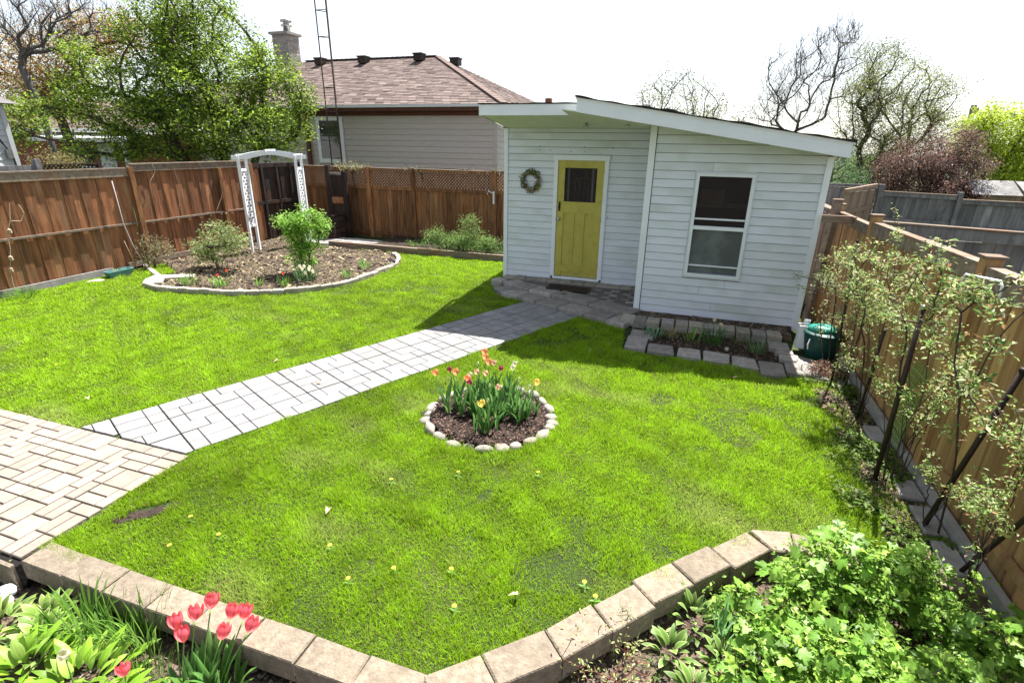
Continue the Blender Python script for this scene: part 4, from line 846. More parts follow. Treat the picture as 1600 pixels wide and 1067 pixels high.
tree('yellow_green_tree', 'bright yellow-green leafed tree at the right edge behind the purple shrub', 'tree', [(16.6, 22.2, -.2)], [(16.3, 22.2, 1.3)], [(16.14,22.59,3.17,1.48,1.18),(17.13,22.48,2.08,1.18,1.18),(15.23,22.50,3.71,0.74,0.59),(15.13,21.91,2.32,0.74,1.03),(16.64,22.09,1.52,1.18,0.74),(18.5,22.6,2.9,1.2,1.2)], 300, 26000, .07, [(.38, .50, .03), (.48, .56, .05), (.25, .36, .03)], BARK, .012, .45, .32)
tree('purple_shrub', 'rounded purple bronze leafed shrub behind the far grey fence', 'shrub', [(10.7, 12.8, -.2), (10.4, 12.8, -.2)], [(11.0, 12.9, .8), (10.1, 12.8, .8)], [(9.54,12.47,1.72,0.75,0.60),(10.28,12.92,2.23,0.97,0.75),(11.35,13.16,1.95,0.97,0.86),(10.60,12.71,1.43,1.29,0.54),(11.70,13.44,2.36,0.54,0.75),(10.6,13,.8,1.7,.7)], 320, 34000, .040, [(.075, .038, .035), (.11, .055, .045), (.05, .03, .033), (.20, .11, .07)], BARK, .006, .3, .16)
tree('hedge_shrub', 'olive brown bush in front of the distant brick house on the left', 'shrub', [(-10.7, -.6, -.2)], [(-10.7, -.6, 1.4)], [(-10.75,-.62,1.93,.36,.22),(-10.9,-.7,1.6,.4,.4),(-10.45,-.42,1.85,.25,.2)], 60, 3500, .025, [(.20, .17, .05), (.14, .13, .04), (.26, .22, .08)], BARK, .008, .2, .1)

# ------------------------------------------------------------ strap leaves, petals
def strap(base, d, L, w_, bend, twist=0, n=5, tipw=.15, cup=.0):
    """curved strap leaf; d = horizontal unit direction; returns V,F"""
    V = []; F = []; d = np.array([d[0], d[1], 0.]); s = np.array([-d[1], d[0], 0.]); p = np.array(base, float); th_ = PI / 2 - bend * .15
    for i in range(n + 1):
        t = i / n; wv = w_ * (.45 + 1.3 * t if t < .35 else 1.0) * (1 - t ** 2.2) ** .7 if t < 1 else 0
        wv = max(wv, w_ * .04); dirv = d * math.cos(th_) + np.array([0, 0, 1]) * math.sin(th_); nv = np.cross(s, dirv)
        V += [tuple(p - s * wv / 2 + nv * cup * wv), tuple(p), tuple(p + s * wv / 2 + nv * cup * wv)]
        p = p + dirv * L / n; th_ -= bend / n * (.6 + t)
    for i in range(n):
        for k in range(2): F.append((i * 3 + k, i * 3 + k + 1, i * 3 + 4 + k, i * 3 + 3 + k))
    return V, F
def strap_mesh(name, L, w_, bend, mat, col, edge=None, cup=.15, n=5):
    V, F = strap((0, 0, 0), (1, 0), L, w_, bend, n=n, cup=cup); c = np.tile(np.array(col, float), (len(V), 1)); 
    c[1::3] *= .82
    if edge is not None: c[0::3] = edge; c[2::3] = edge
    return mesh(name, V, F, mat, True, c)
def clump(name, label, cat, cx, cy, z, n, L, w_, bend, col, rad, group=None, mat=None, var=.25, partname='leaves', w0=None):
    th = thing(name, label, cat, (cx, cy, z), group); V = []; F = []; Cc = []
    for i in range(n):
        a = random.uniform(0, 2 * PI); r = rad * math.sqrt(random.random()); aa = a + random.uniform(-.7, .7)
        v, f = strap((cx + r * math.cos(a), cy + r * math.sin(a), z), (math.cos(aa), math.sin(aa)), L * random.uniform(.6, 1.15), w_ * random.uniform(.7, 1.2), bend * random.uniform(.3, 1.4), cup=.12)
        k = len(V); V += v; F += [tuple(q + k for q in x) for x in f]; c = np.array(col[i % len(col)]) * random.uniform(1 - var, 1 + var); Cc += [c] * len(v)
    o = part(partname, V, F, mat or BLEAF, th, True, np.array(Cc)); o['kind'] = 'stuff'; return th
TG = (.10, .24, .05); TG2 = (.13, .30, .06)
tl = [strap_mesh('tulip_leaf', .26, .034, .7, BLEAF, TG, cup=.3), strap_mesh('tulip_leaf', .23, .028, .5, BLEAF, TG2, cup=.3), strap_mesh('tulip_leaf', .18, .038, 1.2, BLEAF, TG, cup=.3)]
def petal_mesh(name, R_, H_, c0, c1, flare=0., w_=1.15):
    V = []; F = []; nu, nv = 6, 4; Cc = []
    for i in range(nu + 1):
        u = i / nu; r = R_ * (math.sin(PI * (.05 + .70 * u)) ** .8 + flare * u * u); wa = w_ * (math.sin(PI * min(.92, .14 + .74 * u)) ** .5) * .66
        for j in range(nv + 1):
            v = (j / nv - .5) * 2; a = v * wa; rr = r * (1 - .06 * abs(v)); V.append((rr * math.cos(a), rr * math.sin(a), H_ * u - .10 * H_ * v * v * u))
            Cc.append(np.array(c0) * (1 - u) + np.array(c1) * u if abs(v) < .9 else np.array(c1))
    for i in range(nu):
        for j in range(nv): k = i * (nv + 1) + j; F.append((k, k + 1, k + nv + 2, k + nv + 1))
    return mesh(name, V, F, PETAL, True, np.array(Cc))
STEM = leaf_mat('green_stem', (1, 1, 1), .1)
def stem_mesh(name, L, r, col, lean=.03):
    g = G().tube([(0, 0, 0), (lean * .3, 0, L * .35), (lean * .7, 0, L * .7), (lean, 0, L)], [r * 1.1, r, r, r * .9], 6); return mesh(name, g.v, g.f, STEM, True, col)
def joined_flower(name, pm, n, sc=1.0):
    V = []; F = []; cs = []
    for k in range(n):
        a = 2 * PI * k / n + (.5 if k % 2 else 0); s = (1 if k % 2 else .93) * sc; ca, sa = math.cos(a), math.sin(a); k0 = len(V)
        for v in pm.vertices: x, y, z = v.co; V.append(((x * ca - y * sa) * s, (x * sa + y * ca) * s, z * s))
        F += [tuple(i + k0 for i in p.vertices) for p in pm.polygons]
        cs += [tuple(d.color[:3]) for d in pm.color_attributes['col'].data]
    return mesh(name, V, F, PETAL, True, np.array(cs))
def tulip(label, head, base, flower, kind='small', nl=3, group=None, leafs=1.0, petals=None, cat='tulip', scale=1.0):
    base = Vector(base); head = Vector(head); th = thing('tulip', label, cat, base, group)
    mid = (base + head) / 2 + Vector((random.uniform(-.01, .01), random.uniform(-.01, .01), .02)); q = head + (mid - head).normalized() * .002
    g = G().tube([base, base.lerp(mid, .5) , mid, q.lerp(mid, .5), head], [.0042, .004, .0036, .0034, .0034], 6); s = part('stem', g.v, g.f, STEM, th, True, (.14, .30, .06))
    d = (head - mid).normalized(); tilt = (d + Vector((random.uniform(-.12, .12), random.uniform(-.12, .12), .25))).normalized(); rot = tilt.to_track_quat('Z', 'Y').to_euler()
    if petals:
        for k in range(6):
            o = obj('petal', petals[k % 2], th, head); o.rotation_euler = (Matrix(tilt.to_track_quat('Z', 'Y').to_matrix()) @ Matrix.Rotation(k * PI / 3 + random.uniform(-.1, .1), 3, 'Z') @ Matrix.Rotation(random.uniform(-.05, .16), 3, 'Y')).to_euler(); o.scale = (scale,) * 3
    else:
        o = obj('flower', flower, th, head, rot); o.scale = (scale,) * 3
    for k in range(nl):
        o = obj('leaf', random.choice(tl), th, base + Vector((random.uniform(-.008, .008), random.uniform(-.008, .008), 0))); o.rotation_euler = (random.uniform(-.2, .2), random.uniform(-.15, .1), 2 * PI * k / nl + random.uniform(-.6, .6)); o.scale = (leafs * random.uniform(.8, 1.15),) * 3
    return th
fl_or = joined_flower('flower', petal_mesh('p', .024, .050, (.84, .52, .24), (.88, .32, .15), .25), 6)
fl_ye = joined_flower('flower', petal_mesh('p', .024, .045, (.75, .60, .12), (.88, .66, .16), .35), 6)
fl_ma = joined_flower('flower', petal_mesh('p', .021, .040, (.42, .10, .13), (.36, .03, .09), -.15), 6)
fl_pk = joined_flower('flower', petal_mesh('p', .020, .042, (.75, .48, .30), (.85, .50, .38), 0), 6)
fl_cr = joined_flower('flower', petal_mesh('p', .020, .040, (.62, .66, .36), (.85, .80, .60), .1), 6)
fl_gb = joined_flower('flower', petal_mesh('p', .013, .034, (.30, .42, .12), (.55, .62, .30), -.35), 6)
random.seed(77)
RB = [('orange tulip farthest left in the round bed', fl_or, (1.07, -5.0, .35)), ('dark maroon tulip at the left of the round bed', fl_ma, (1.17, -4.91, .37)), ('orange tulip just right of the left maroon one in the round bed', fl_or, (1.25, -4.94, .36)),
      ('orange tulip leaning against a maroon one at the middle left of the round bed', fl_or, (1.42, -5.04, .36)), ('maroon and orange tulip at the middle left of the round bed', fl_ma, (1.46, -5.09, .36)), ('tallest red-orange tulip at the back of the round bed', fl_or, (1.38, -4.52, .43)),
      ('second red-orange tulip just below the tallest one at the back of the round bed', fl_or, (1.42, -4.60, .41)), ('peach tulip below the tallest ones at the back of the round bed', fl_or, (1.49, -4.69, .40)), ('pale peach tulip right of the tall orange ones in the round bed', fl_pk, (1.54, -4.68, .40)),
      ('greenish cream bud left of the tall orange tulips in the round bed', fl_gb, (1.38, -4.70, .38)), ('salmon pink tulip in the middle of the round bed', fl_pk, (1.44, -4.88, .37)), ('pale pink faded tulip above the maroon and orange one', fl_cr, (1.41, -4.96, .37)), ('slender pink tulip in the centre of the round bed', fl_pk, (1.55, -4.92, .39)),
      ('dark maroon tulip at the upper right of the round bed', fl_ma, (1.64, -4.76, .39)), ('cream tulip at the back right of the round bed', fl_cr, (1.73, -4.60, .39)), ('pale yellow tulip just below the cream one at the back right of the round bed', fl_cr, (1.75, -4.72, .40)), ('small cream bud at the right of the round bed', fl_gb, (1.87, -4.90, .38)),
      ('open yellow tulip at the right of the round bed', fl_ye, (2.05, -4.95, .39)), ('green bud left of the open yellow tulip in the round bed', fl_gb, (2.0, -5.0, .37)), ('small peach bud in the right centre of the round bed', fl_pk, (1.74, -5.10, .36)), ('green bud in the centre of the round bed', fl_gb, (1.66, -5.10, .37)),
      ('open yellow tulip at the front of the round bed', fl_ye, (1.70, -5.40, .33)), ('round green bud behind the front yellow tulip in the round bed', fl_gb, (1.75, -5.38, .37))]
for lab, flw, h in RB:
    b = (BED_C[0] + (h[0] - BED_C[0]) * .82 + .01, BED_C[1] + (h[1] - .04 - BED_C[1]) * .8, .04); tulip(lab, h, b, flw, group='tulips in the round bed', nl=4, leafs=1.3, scale=1.3)
for i in range(48):     # leaf-only tulip plants
    a = random.uniform(0, 2 * PI); r = .42 * math.sqrt(random.random()); x, y = BED_C[0] + r * math.cos(a) + .02, BED_C[1] + r * math.sin(a) + .03
    th = thing('tulip_leaves', 'tulip plant with leaves only and no flower in the round bed', 'tulip', (x, y, .04), 'flowerless tulip plants in the round bed')
    for k in range(4):
        o = obj('leaf', random.choice(tl), th, (x, y, .04)); o.rotation_euler = (random.uniform(-.2, .2), random.uniform(-.25, .1), 2 * PI * k / 4 + random.uniform(-.6, .6)); o.scale = (random.uniform(.75, 1.1),) * 3
# stones round the bed
ring = thing('stone_ring', 'ring of pale rounded field stones around the tulip bed', 'stone ring', (*BED_C, 0))
def cobble(name, c, L_, W_, H_, ang, mat, parent, seed):
    r = random.Random(seed); V = []; F = []; nu, nv = 8, 5; co = [r.uniform(.85, 1.15) for _ in range(nu)]
    for j in range(nv + 1):
        ph = -.35 * PI + (.85 * PI) * j / nv
        for i in range(nu):
            t = 2 * PI * i / nu; k = co[i] * (abs(math.cos(ph)) ** .75); V.append((L_ / 2 * k * math.cos(t), W_ / 2 * k * math.sin(t), H_ * (.5 + .5 * math.sin(ph)) * (1 + .06 * co[(i + 3) % nu])))
    for j in range(nv):
        for i in range(nu): i2 = (i + 1) % nu; F.append((j * nu + i, j * nu + i2, (j + 1) * nu + i2, (j + 1) * nu + i))
    F.append(tuple(nv * nu + i for i in range(nu))); F.append(tuple(range(nu))[::-1])
    ca, sa = math.cos(ang), math.sin(ang); W2 = [(c[0] + x * ca - y * sa, c[1] + x * sa + y * ca, c[2] + z) for x, y, z in V]
    return part(name, W2, F, mat, parent, True)
random.seed(13); t = 0; k = 0
while t < 2 * PI - .1:
    L_ = random.uniform(.09, .22); dt = L_ / (BED_R + .02); a = t + dt / 2
    cobble('ring_stone', (BED_C[0] + (BED_R + random.uniform(.0, .03)) * math.cos(a), BED_C[1] + (BED_R + random.uniform(-.01, .03)) * math.sin(a), -.022), L_ * .99, random.uniform(.085, .13), random.uniform(.06, .095), a + PI / 2, FIELD, ring, k); t += dt; k += 1
# a long grass tuft at the front of the ring
clump('grass_tuft', 'long bright grass tuft at the front of the round stone ring', 'grass tuft', 1.93, -5.62, 0, 150, .085, .004, 1.2, [(.20, .38, .02), (.26, .42, .04)], .12, mat=GRASS)
clump('grass_tuft', 'dark grass tuft at the foot of the left fence beside the string lights', 'grass tuft', -7.0, -3.9, 0, 160, .16, .008, 1.6, [(.09, .20, .02), (.12, .25, .03)], .22, mat=GRASS)

# ------------------------------------------------------------ left mulch bed: edging, plants
eb = thing('bed_edging', 'curved row of pale edging stones around the front of the large left bed', 'edging', (-4.2, -2.6, 0))
cur = [(-5.72, -2.80), (-5.45, -2.86), (-5.15, -2.88), (-4.69, -2.79), (-4.1, -2.68), (-3.55, -2.51), (-3.07, -2.17), (-2.73, -1.86), (-2.55, -1.42), (-2.50, -1.02), (-2.46, -.5), (-2.48, -.1), (-2.53, .5), (-2.83, 1.05), (-3.2, 1.45)]
def walk(P, step_):
    out = []; acc = 0; P = [Vector((*p, 0)) for p in P]; cur_ = P[0]; i = 0; out.append(cur_.copy())
    while i < len(P) - 1:
        d = P[i + 1] - cur_; 
        if d.length >= step_: cur_ = cur_ + d.normalized() * step_; out.append(cur_.copy())
        else: i += 1
        if i >= len(P) - 1: break
    return out
random.seed(17); W_ = walk(cur, .205)
for a, b in zip(W_, W_[1:]):
    d = (b - a).normalized(); n = Vector((-d.y, d.x, 0)); quadblock('edging_stone', a, b, n, .10 + random.uniform(-.01, .015), -.02, .085 + random.uniform(-.012, .015), EDGE, eb, .004, .01)
G().prism([(-6.02, -2.52), (-5.74, -2.80), (-5.50, -2.62), (-5.75, -2.36)], -.02, .09, .012).part('corner_slab', EDGE, eb); G().prism([(-6.0, -2.50), (-5.76, -2.35), (-5.35, -2.10), (-5.50, -1.92), (-6.12, -2.28)], -.02, .085, .012).part('corner_slab', EDGE, eb)
for k in range(5): a = (-6.15 - k * .23, -2.2 + k * .12); quadblock('edging_stone', (*a, 0), (a[0] - .21, a[1] + .11, 0), (.4, .8, 0), .09, -.02, .05, EDGE, eb, .006, .01)
DG = [(.14, .26, .035), (.20, .34, .05), (.09, .18, .03), (.28, .38, .10)]
tree('shrub', 'low rounded shrub with pale green leaves at the left of the mulch bed', 'shrub', [(-5.66, -1.25, .03), (-5.6, -1.25, .03)], [(-5.72, -1.25, .22), (-5.5, -1.22, .22)], [(-5.90,-1.25,0.52,0.26,0.24),(-5.44,-1.25,0.74,0.28,0.24),(-5.15,-1.25,0.64,0.22,0.26),(-5.61,-1.25,0.38,0.40,0.18),(-6.10,-1.25,0.27,0.17,0.16)], 110, 3400, .030, [(.30, .36, .12), (.20, .28, .07), (.36, .38, .20), (.12, .19, .05)], BARK, .004, .12, .07, up=.4)
tree('shrub', 'upright bright green shrub in the middle of the mulch bed', 'shrub', [(-3.85, -.93, .03), (-3.8, -.9, .03), (-3.9, -.95, .03)], [(-3.85, -.93, .35), (-3.65, -.9, .4), (-3.98, -.95, .4)], [(-3.93,-0.93,0.97,0.28,0.18),(-3.55,-0.93,1.05,0.26,0.18),(-3.83,-0.93,0.68,0.26,0.28),(-3.80,-0.93,0.37,0.2,0.25),(-3.73,-0.93,1.28,0.07,0.15),(-3.28,-0.93,0.95,0.10,0.08),(-3.38,-0.93,0.71,0.10,0.14),(-4.25,-.93,1.1,.1,.12),(-4.12,-.93,.28,.12,.1)], 150, 5200, .032, [(.17, .36, .03), (.24, .44, .05), (.11, .25, .03), (.30, .48, .10)], BARK, .004, .12, .06, up=.4)
tree('shrub', 'wide spreading green shrub against the lattice-topped rear fence', 'shrub', [(-1.5, 2.2, .1), (-1.9, 2.2, .1), (-1.2, 2.2, .1)], [(-1.5, 2.1, .35), (-2.0, 2.1, .3), (-1.2, 2.1, .3)], [(-1.51,1.98,0.72,0.22,0.26),(-2.08,1.98,0.34,0.48,0.18),(-1.44,1.98,0.36,0.45,0.24),(-1.12,2.0,0.26,0.3,0.2),(-2.41,1.95,0.40,0.28,0.17),(-1.73,1.95,0.24,0.65,0.16),(-0.75,2.0,0.26,0.2,0.16)], 220, 8500, .022, [(.16, .27, .05), (.22, .34, .08), (.10, .19, .04), (.13, .22, .07)], BARK, .004, .12, .075, up=.4, yr=.5)
clump('ground_cover', 'low dark green foliage clump left of the spreading shrub', 'plant', -3.1, 2.4, .09, 150, .12, .02, 1.6, [(.08, .15, .03), (.12, .2, .04)], .35)
tree('dry_shrub', 'sparse olive brown shrub growing against the left fence behind the trough', 'shrub', [(-6.95, -1.6, 0)], [(-6.95, -1.6, .15)], [(-7.05, -1.55, .48, .24, .22), (-6.95, -1.35, .35, .22, .18), (-6.95, -1.65, .25, .22, .16)], 60, 1000, .022, [(.22, .22, .10), (.30, .28, .15), (.14, .13, .06)], BARK, .003, .1, .06, (2, .12, .002), yr=1)
random.seed(23)
fl_red = joined_flower('flower', petal_mesh('p', .022, .05, (.85, .20, .10), (.85, .07, .04), 0), 6)
for lab, x, y, s in (('short tulip leaf clump at the left end of the bed edging', -5.14, -2.37, 1.2), ('leaf clump carrying two red tulips near the bed front', -4.51, -2.30, 1.1), ('tiny sprout clump between the red tulips in the bed', -3.95, -2.0, .6), ('leaf clump with one red tulip left of the daffodils', -3.50, -1.85, .95), ('short leaf clump right of the white daffodils', -2.86, -.93, .9), ('narrow upright leaf clump near the right end of the bed', -3.0, -.12, 1.0)):
    clump('bulb_leaves', lab, 'bulb plant', x, y, .03, int(34 * s), .17 * (.7 + .4 * s), .020, .8, [(.14, .30, .04), (.20, .38, .05), (.10, .24, .05)], .13 * s, 'bulb leaf clumps in the large left bed')
tulip('left of the two red tulips in the large left bed', (-4.56, -2.28, .20), (-4.56, -2.27, .03), fl_red, nl=2, leafs=.6, group='red tulips in the large left bed')
tulip('upper right of the two red tulips in the large left bed', (-4.44, -2.18, .27), (-4.44, -2.17, .03), fl_red, nl=2, leafs=.6, group='red tulips in the large left bed')
tulip('single red tulip in front of the upright green shrub', (-3.53, -1.83, .22), (-3.53, -1.82, .03), fl_red, nl=2, leafs=.6, group='red tulips in the large left bed')
clump('daffodil_leaves', 'tall grey green daffodil foliage at the foot of the upright shrub', 'daffodils', -3.40, -1.42, .03, 90, .36, .016, .9, [(.16, .30, .12), (.22, .36, .16), (.10, .22, .06)], .2)
def daffodil(label, head, base, cup=(.85, .60, .10), pet=(.86, .84, .66), size=.03, group=None):
    th = thing('daffodil', label, 'daffodil', base, group); g = G().tube([base, ((base[0] + head[0]) / 2, (base[1] + head[1]) / 2, (base[2] + head[2]) / 2 + .02), head], .003, 5); part('stem', g.v, g.f, STEM, th, True, (.15, .3, .08))
    V = []; F = []
    for k in range(6):
        a = k * PI / 3; ca, sa = math.cos(a), math.sin(a); k0 = len(V)
        for x, y, z in ((0, 0, 0), (size * .5, size * .28, .002), (size, 0, -.002), (size * .5, -size * .28, .002)): V.append((head[0] + (x * ca - y * sa), head[1] - .006 - z, head[2] + (x * sa + y * ca)))
        F.append((k0, k0 + 1, k0 + 2, k0 + 3))
    part('corolla', V, F, PETAL, th, False, pet)
    g = G().tube([(head[0], head[1] - .006, head[2]), (head[0], head[1] - .012, head[2]), (head[0], head[1] - .022, head[2])], [.005, .010, .013], 8, False); part('trumpet', g.v, g.f, PETAL, th, True, cup); return th
DLAB = ['%s white daffodil of the cluster at the foot of the upright shrub' % q for q in ('leftmost', 'low second', 'tall middle', 'lower middle', 'tallest right', 'lowest drooping', 'rightmost')]
for i, (dx, dz) in enumerate(((-.06, .34), (.0, .30), (.07, .36), (.13, .30), (.17, .35), (.08, .24), (.21, .27))):
    daffodil(DLAB[i], (-3.30 + dx, -1.58 - .02 * (i % 3), dz), (-3.32 + dx, -1.5, .03), (.82, .66, .25), size=.045, group='white daffodils in the large left bed')
pans = thing('pansy', 'small dark purple pansies at the right tip of the large left bed', 'pansies', (-2.62, .35, .04))
g = G()
for k in range(14): a = random.uniform(0, 6.28); x, y, z = -2.66 + random.uniform(-.12, .12), .35 + random.uniform(-.12, .14), random.uniform(.09, .15); g.tube([(x, y, z), (x + .004, y - .006, z + .008)], [.022, .018], 6)
part('flowers', g.v, g.f, PETAL, pans, False, (.035, .012, .06))
clump('pansy_leaves', 'low leaves around the dark purple pansies', 'pansies', -2.66, .35, .03, 40, .07, .02, 1.6, [(.12, .2, .05), (.4, .36, .2)], .14)

# ------------------------------------------------------------ arbor
ar = thing('garden_arbor', 'white garden arbor with curved top and lattice sides in the mulch bed', 'arbor', (-6.0, 1.0, .03))
A0, A1 = Vector((-6.27, .29, 0)), Vector((-6.36, .60, 0)); B0, B1 = Vector((-5.78, 1.50, 0)), Vector((-5.87, 1.81, 0)); 
for p, nm in ((A0, 'post'), (A1, 'post'), (B0, 'post'), (B1, 'post')): G().beam((p.x, p.y, .03), (p.x, p.y, 2.16), .052, .052, (1, .3, 0)).part(nm, WHITE, ar)
for a, b in ((A0, A1), (B0, B1)):
    for z in (.62, 1.83): G().beam((a.x, a.y, z), (b.x, b.y, z), .03, .06).part('side_rail', WHITE, ar)
    g = G(); d = b - a; L_ = d.length; nS = 9
    for k in range(-3, nS + 6):
        for sg in (1, -1):
            z0 = .62 + k * .135; p0 = (0, z0) if sg > 0 else (L_, z0); p1 = (L_, z0 + L_) if sg > 0 else (0, z0 + L_)
            def cl(p, q):
                out = []
                t0, t1 = 0, 1; dz = q[1] - p[1]; t0 = max(0, (.64 - p[1]) / dz); t1 = min(1, (1.82 - p[1]) / dz)
                return None if t1 <= t0 else [(p[0] + (q[0] - p[0]) * t, p[1] + (q[1] - p[1]) * t) for t in (t0, t1)]
            c_ = cl(p0, p1)
            if c_: (u0, z0_), (u1, z1_) = c_; q0 = a + d * (u0 / L_); q1 = a + d * (u1 / L_); g.beam((q0.x, q0.y, z0_), (q1.x, q1.y, z1_), .035, .008, (d.y, -d.x, 0))
    props(g.part('lattice_panel', WHITE, ar), kind='stuff')
for P_, Q_, in ((A0, B0), (A1, B1)):
    d = (Q_ - P_).normalized(); g = G(); pts = []
    for i in range(13):
        t = -.10 + 1.2 * i / 12; p = P_.lerp(Q_, t); zz = 2.09 + .10 * math.sin(PI * min(1, max(0, t))) ** 1.0; pts.append((p.x, p.y, zz))
    n = Vector((-d.y, d.x, 0)) * .024; V = []; F = []
    for p in pts:
        for sx, sz_ in ((-1, -1), (1, -1), (1, 1), (-1, 1)): V.append((p[0] + n.x * sx, p[1] + n.y * sx, p[2] + sz_ * .045))
    for i in range(12):
        for k in range(4): k2 = (k + 1) % 4; F.append((i * 4 + k, i * 4 + k2, i * 4 + 4 + k2, i * 4 + 4 + k))
    F += [(3, 2, 1, 0), (48, 49, 50, 51)]; part('arched_beam', V, F, WHITE, ar)
for t in (.0, .5, 1.0):
    p, q = A0.lerp(B0, t), A1.lerp(B1, t); zz = 2.135 + .10 * math.sin(PI * t); d = (q - p).normalized() * .08; G().beam((p.x - d.x, p.y - d.y, zz), (q.x + d.x, q.y + d.y, zz), .03, .05).part('cross_slat', WHITE, ar)

# ------------------------------------------------------------ things along the left fence
PIPE = material('dull_pipe', (.42, .38, .38), (.34, .3, .3), objvar=0)
AQ = material('aqua_plastic', (.12, .26, .26), (.10, .22, .22), 6, .4, .05, objvar=0)
tr_ = thing('planter_trough', 'aqua plastic planter trough at the foot of the left fence', 'planter', (-7.0, -2.3, 0))
def frustum(name, c, lx, ly, h, k, mat, parent, ang=0, wall_=.012):
    ca, sa = math.cos(ang), math.sin(ang); V = []; tf = lambda x, y, z: (c[0] + x * ca - y * sa, c[1] + x * sa + y * ca, c[2] + z)
    for f, z in ((k, 0), (1, h)): V += [tf(sx * lx / 2 * f, sy * ly / 2 * f, z) for sx, sy in ((-1, -1), (1, -1), (1, 1), (-1, 1))]
    V += [tf(sx * (lx / 2 - wall_), sy * (ly / 2 - wall_), h) for sx, sy in ((-1, -1), (1, -1), (1, 1), (-1, 1))]; V += [tf(sx * (lx / 2 - wall_) * .95, sy * (ly / 2 - wall_) * .95, h * .75) for sx, sy in ((-1, -1), (1, -1), (1, 1), (-1, 1))]
    F = [(3, 2, 1, 0)] + [(a + i, a + (i + 1) % 4, a + 4 + (i + 1) % 4, a + 4 + i) for a in (0, 4, 8) for i in range(4)] + [(12, 13, 14, 15)]
    return part(name, V, F, mat, parent)
frustum('trough_body', (-6.98, -2.30, 0), .17, .46, .11, .85, AQ, tr_); 
g = G()
for a, b in (((-7.065, -2.53, .108), (-6.895, -2.53, .108)), ((-7.065, -2.07, .108), (-6.895, -2.07, .108)), ((-7.065, -2.53, .108), (-7.065, -2.07, .108)), ((-6.895, -2.53, .108), (-6.895, -2.07, .108))): g.beam(a, b, .022, .014)
g.part('rim', AQ, tr_)
clump('trough_plants', 'few pale sprigs growing in the aqua trough', 'plant', -6.98, -2.35, .08, 26, .10, .014, 1.3, [(.35, .42, .30), (.2, .3, .15)], .07)
props(cobble('flat_stone', (-6.92, -2.78, -.01), .30, .2, .045, 1.2, FIELD, None, 91), 'flat grey stone lying on the grass beside the aqua trough', 'stone')
pv = props(part('pvc_pipe', *(lambda g: (g.v, g.f))(G().tube([(-7.17, -1.88, 1.70), (-7.17, -1.86, .9), (-7.12, -1.82, .5), (-7.05, -1.70, .0)], .010, 8)), PIPE, None, True), 'thin white plastic pipe leaning against the left fence post', 'pipe')
st = props(part('bamboo_stake', *(lambda g: (g.v, g.f))(G().tube([(-7.1, -1.98, .6), (-7.0, -1.92, .0)], .008, 6)), TANWOOD, None, True), 'short thin bamboo stake left of the dry shrub', 'stake')
LIGHTW = material('faded_cord', (.42, .33, .22), (.34, .26, .17), 10, .8, 0, objvar=0)
sl = thing('hanging_string', 'string of small pale lanterns hanging down the left fence at the picture edge', 'string', (-7.18, -3.8, 0))
pts = [(-7.22, -3.55, 1.45), (-7.2, -3.62, 1.2), (-7.2, -3.72, .98), (-7.19, -3.75, .75), (-7.18, -3.81, .55), (-7.17, -3.85, .42), (-7.16, -3.88, .22), (-7.15, -3.88, 0)]
G().tube(pts, .006, 5).part('cord', LIGHTW, sl)
for y, z in ((-3.70, 1.02), (-3.80, .60), (-3.85, .42)): G().tube([(-7.165, y, z + .05), (-7.16, y, z + .03), (-7.16, y, z - .02), (-7.16, y, z - .04)], [.008, .03, .034, .01], 8).part('lantern', LIGHTW, sl)
G().tube([(-7.19, -3.45, 1.42), (-7.17, -3.42, 1.28), (-7.17, -3.5, 1.16), (-7.18, -3.62, 1.18)], .006, 5).part('loop', LIGHTW, sl)
vi = thing('dry_vine', 'dead vine strands hanging on the left fence between the posts', 'vine', (-7.2, .3, .8))
random.seed(41)
for (y0, z0, y1, z1) in ((.62, 1.55, .45, .85), (-.5, 1.9, -.55, .75), (-.98, 2.0, -1.0, 1.6), (.55, .45, .58, .15)):
    P = [(-7.22, y0 + (y1 - y0) * t + .08 * math.sin(t * 5) * (.3 + t), z0 + (z1 - z0) * t) for t in [k / 8 for k in range(9)]]; G().tube(P, .005, 4).part('strand', LIGHTW, vi)
tree('climber', 'dried climbing plant on top of the rear fence above the black gate', 'climber', [(-5.4, 3.25, 0)], [(-5.5, 3.3, 1.7)], [(-5.6, 3.3, 1.85, .3, .12), (-5.25, 3.3, 1.83, .35, .05)], 40, 500, .022, [(.30, .32, .14), (.22, .26, .08), (.35, .28, .16)], BARK, .003, .15, .05, (2, .15, .002))
tree('climber', 'dry creeper stems lying along the cap of the rear fence', 'climber', [(-3.4, 3.3, 1.5)], [(-3.5, 3.35, 1.8)], [(-3.6, 3.35, 1.84, .35, .04), (-2.1, 3.35, 1.83, .3, .03), (-1.3, 3.35, 1.83, .35, .03), (-.5, 3.35, 1.83, .3, .03)], 50, 260, .018, [(.35, .32, .2), (.25, .24, .12)], BARK, .0025, .15, .04, (2, .2, .002))
hf = thing('white_bracket', 'small white bracket on the rear fence post beside the shed', 'bracket', (-1.48, 3.3, 1.3)); box_part('plate', (-1.50, 3.30, 1.05), (-1.46, 3.32, 1.35), WHITE, hf); G().tube([(-1.48, 3.29, 1.30), (-1.6, 3.25, 1.36), (-1.62, 3.25, 1.28)], .014, 6).part('arm', WHITE, hf)

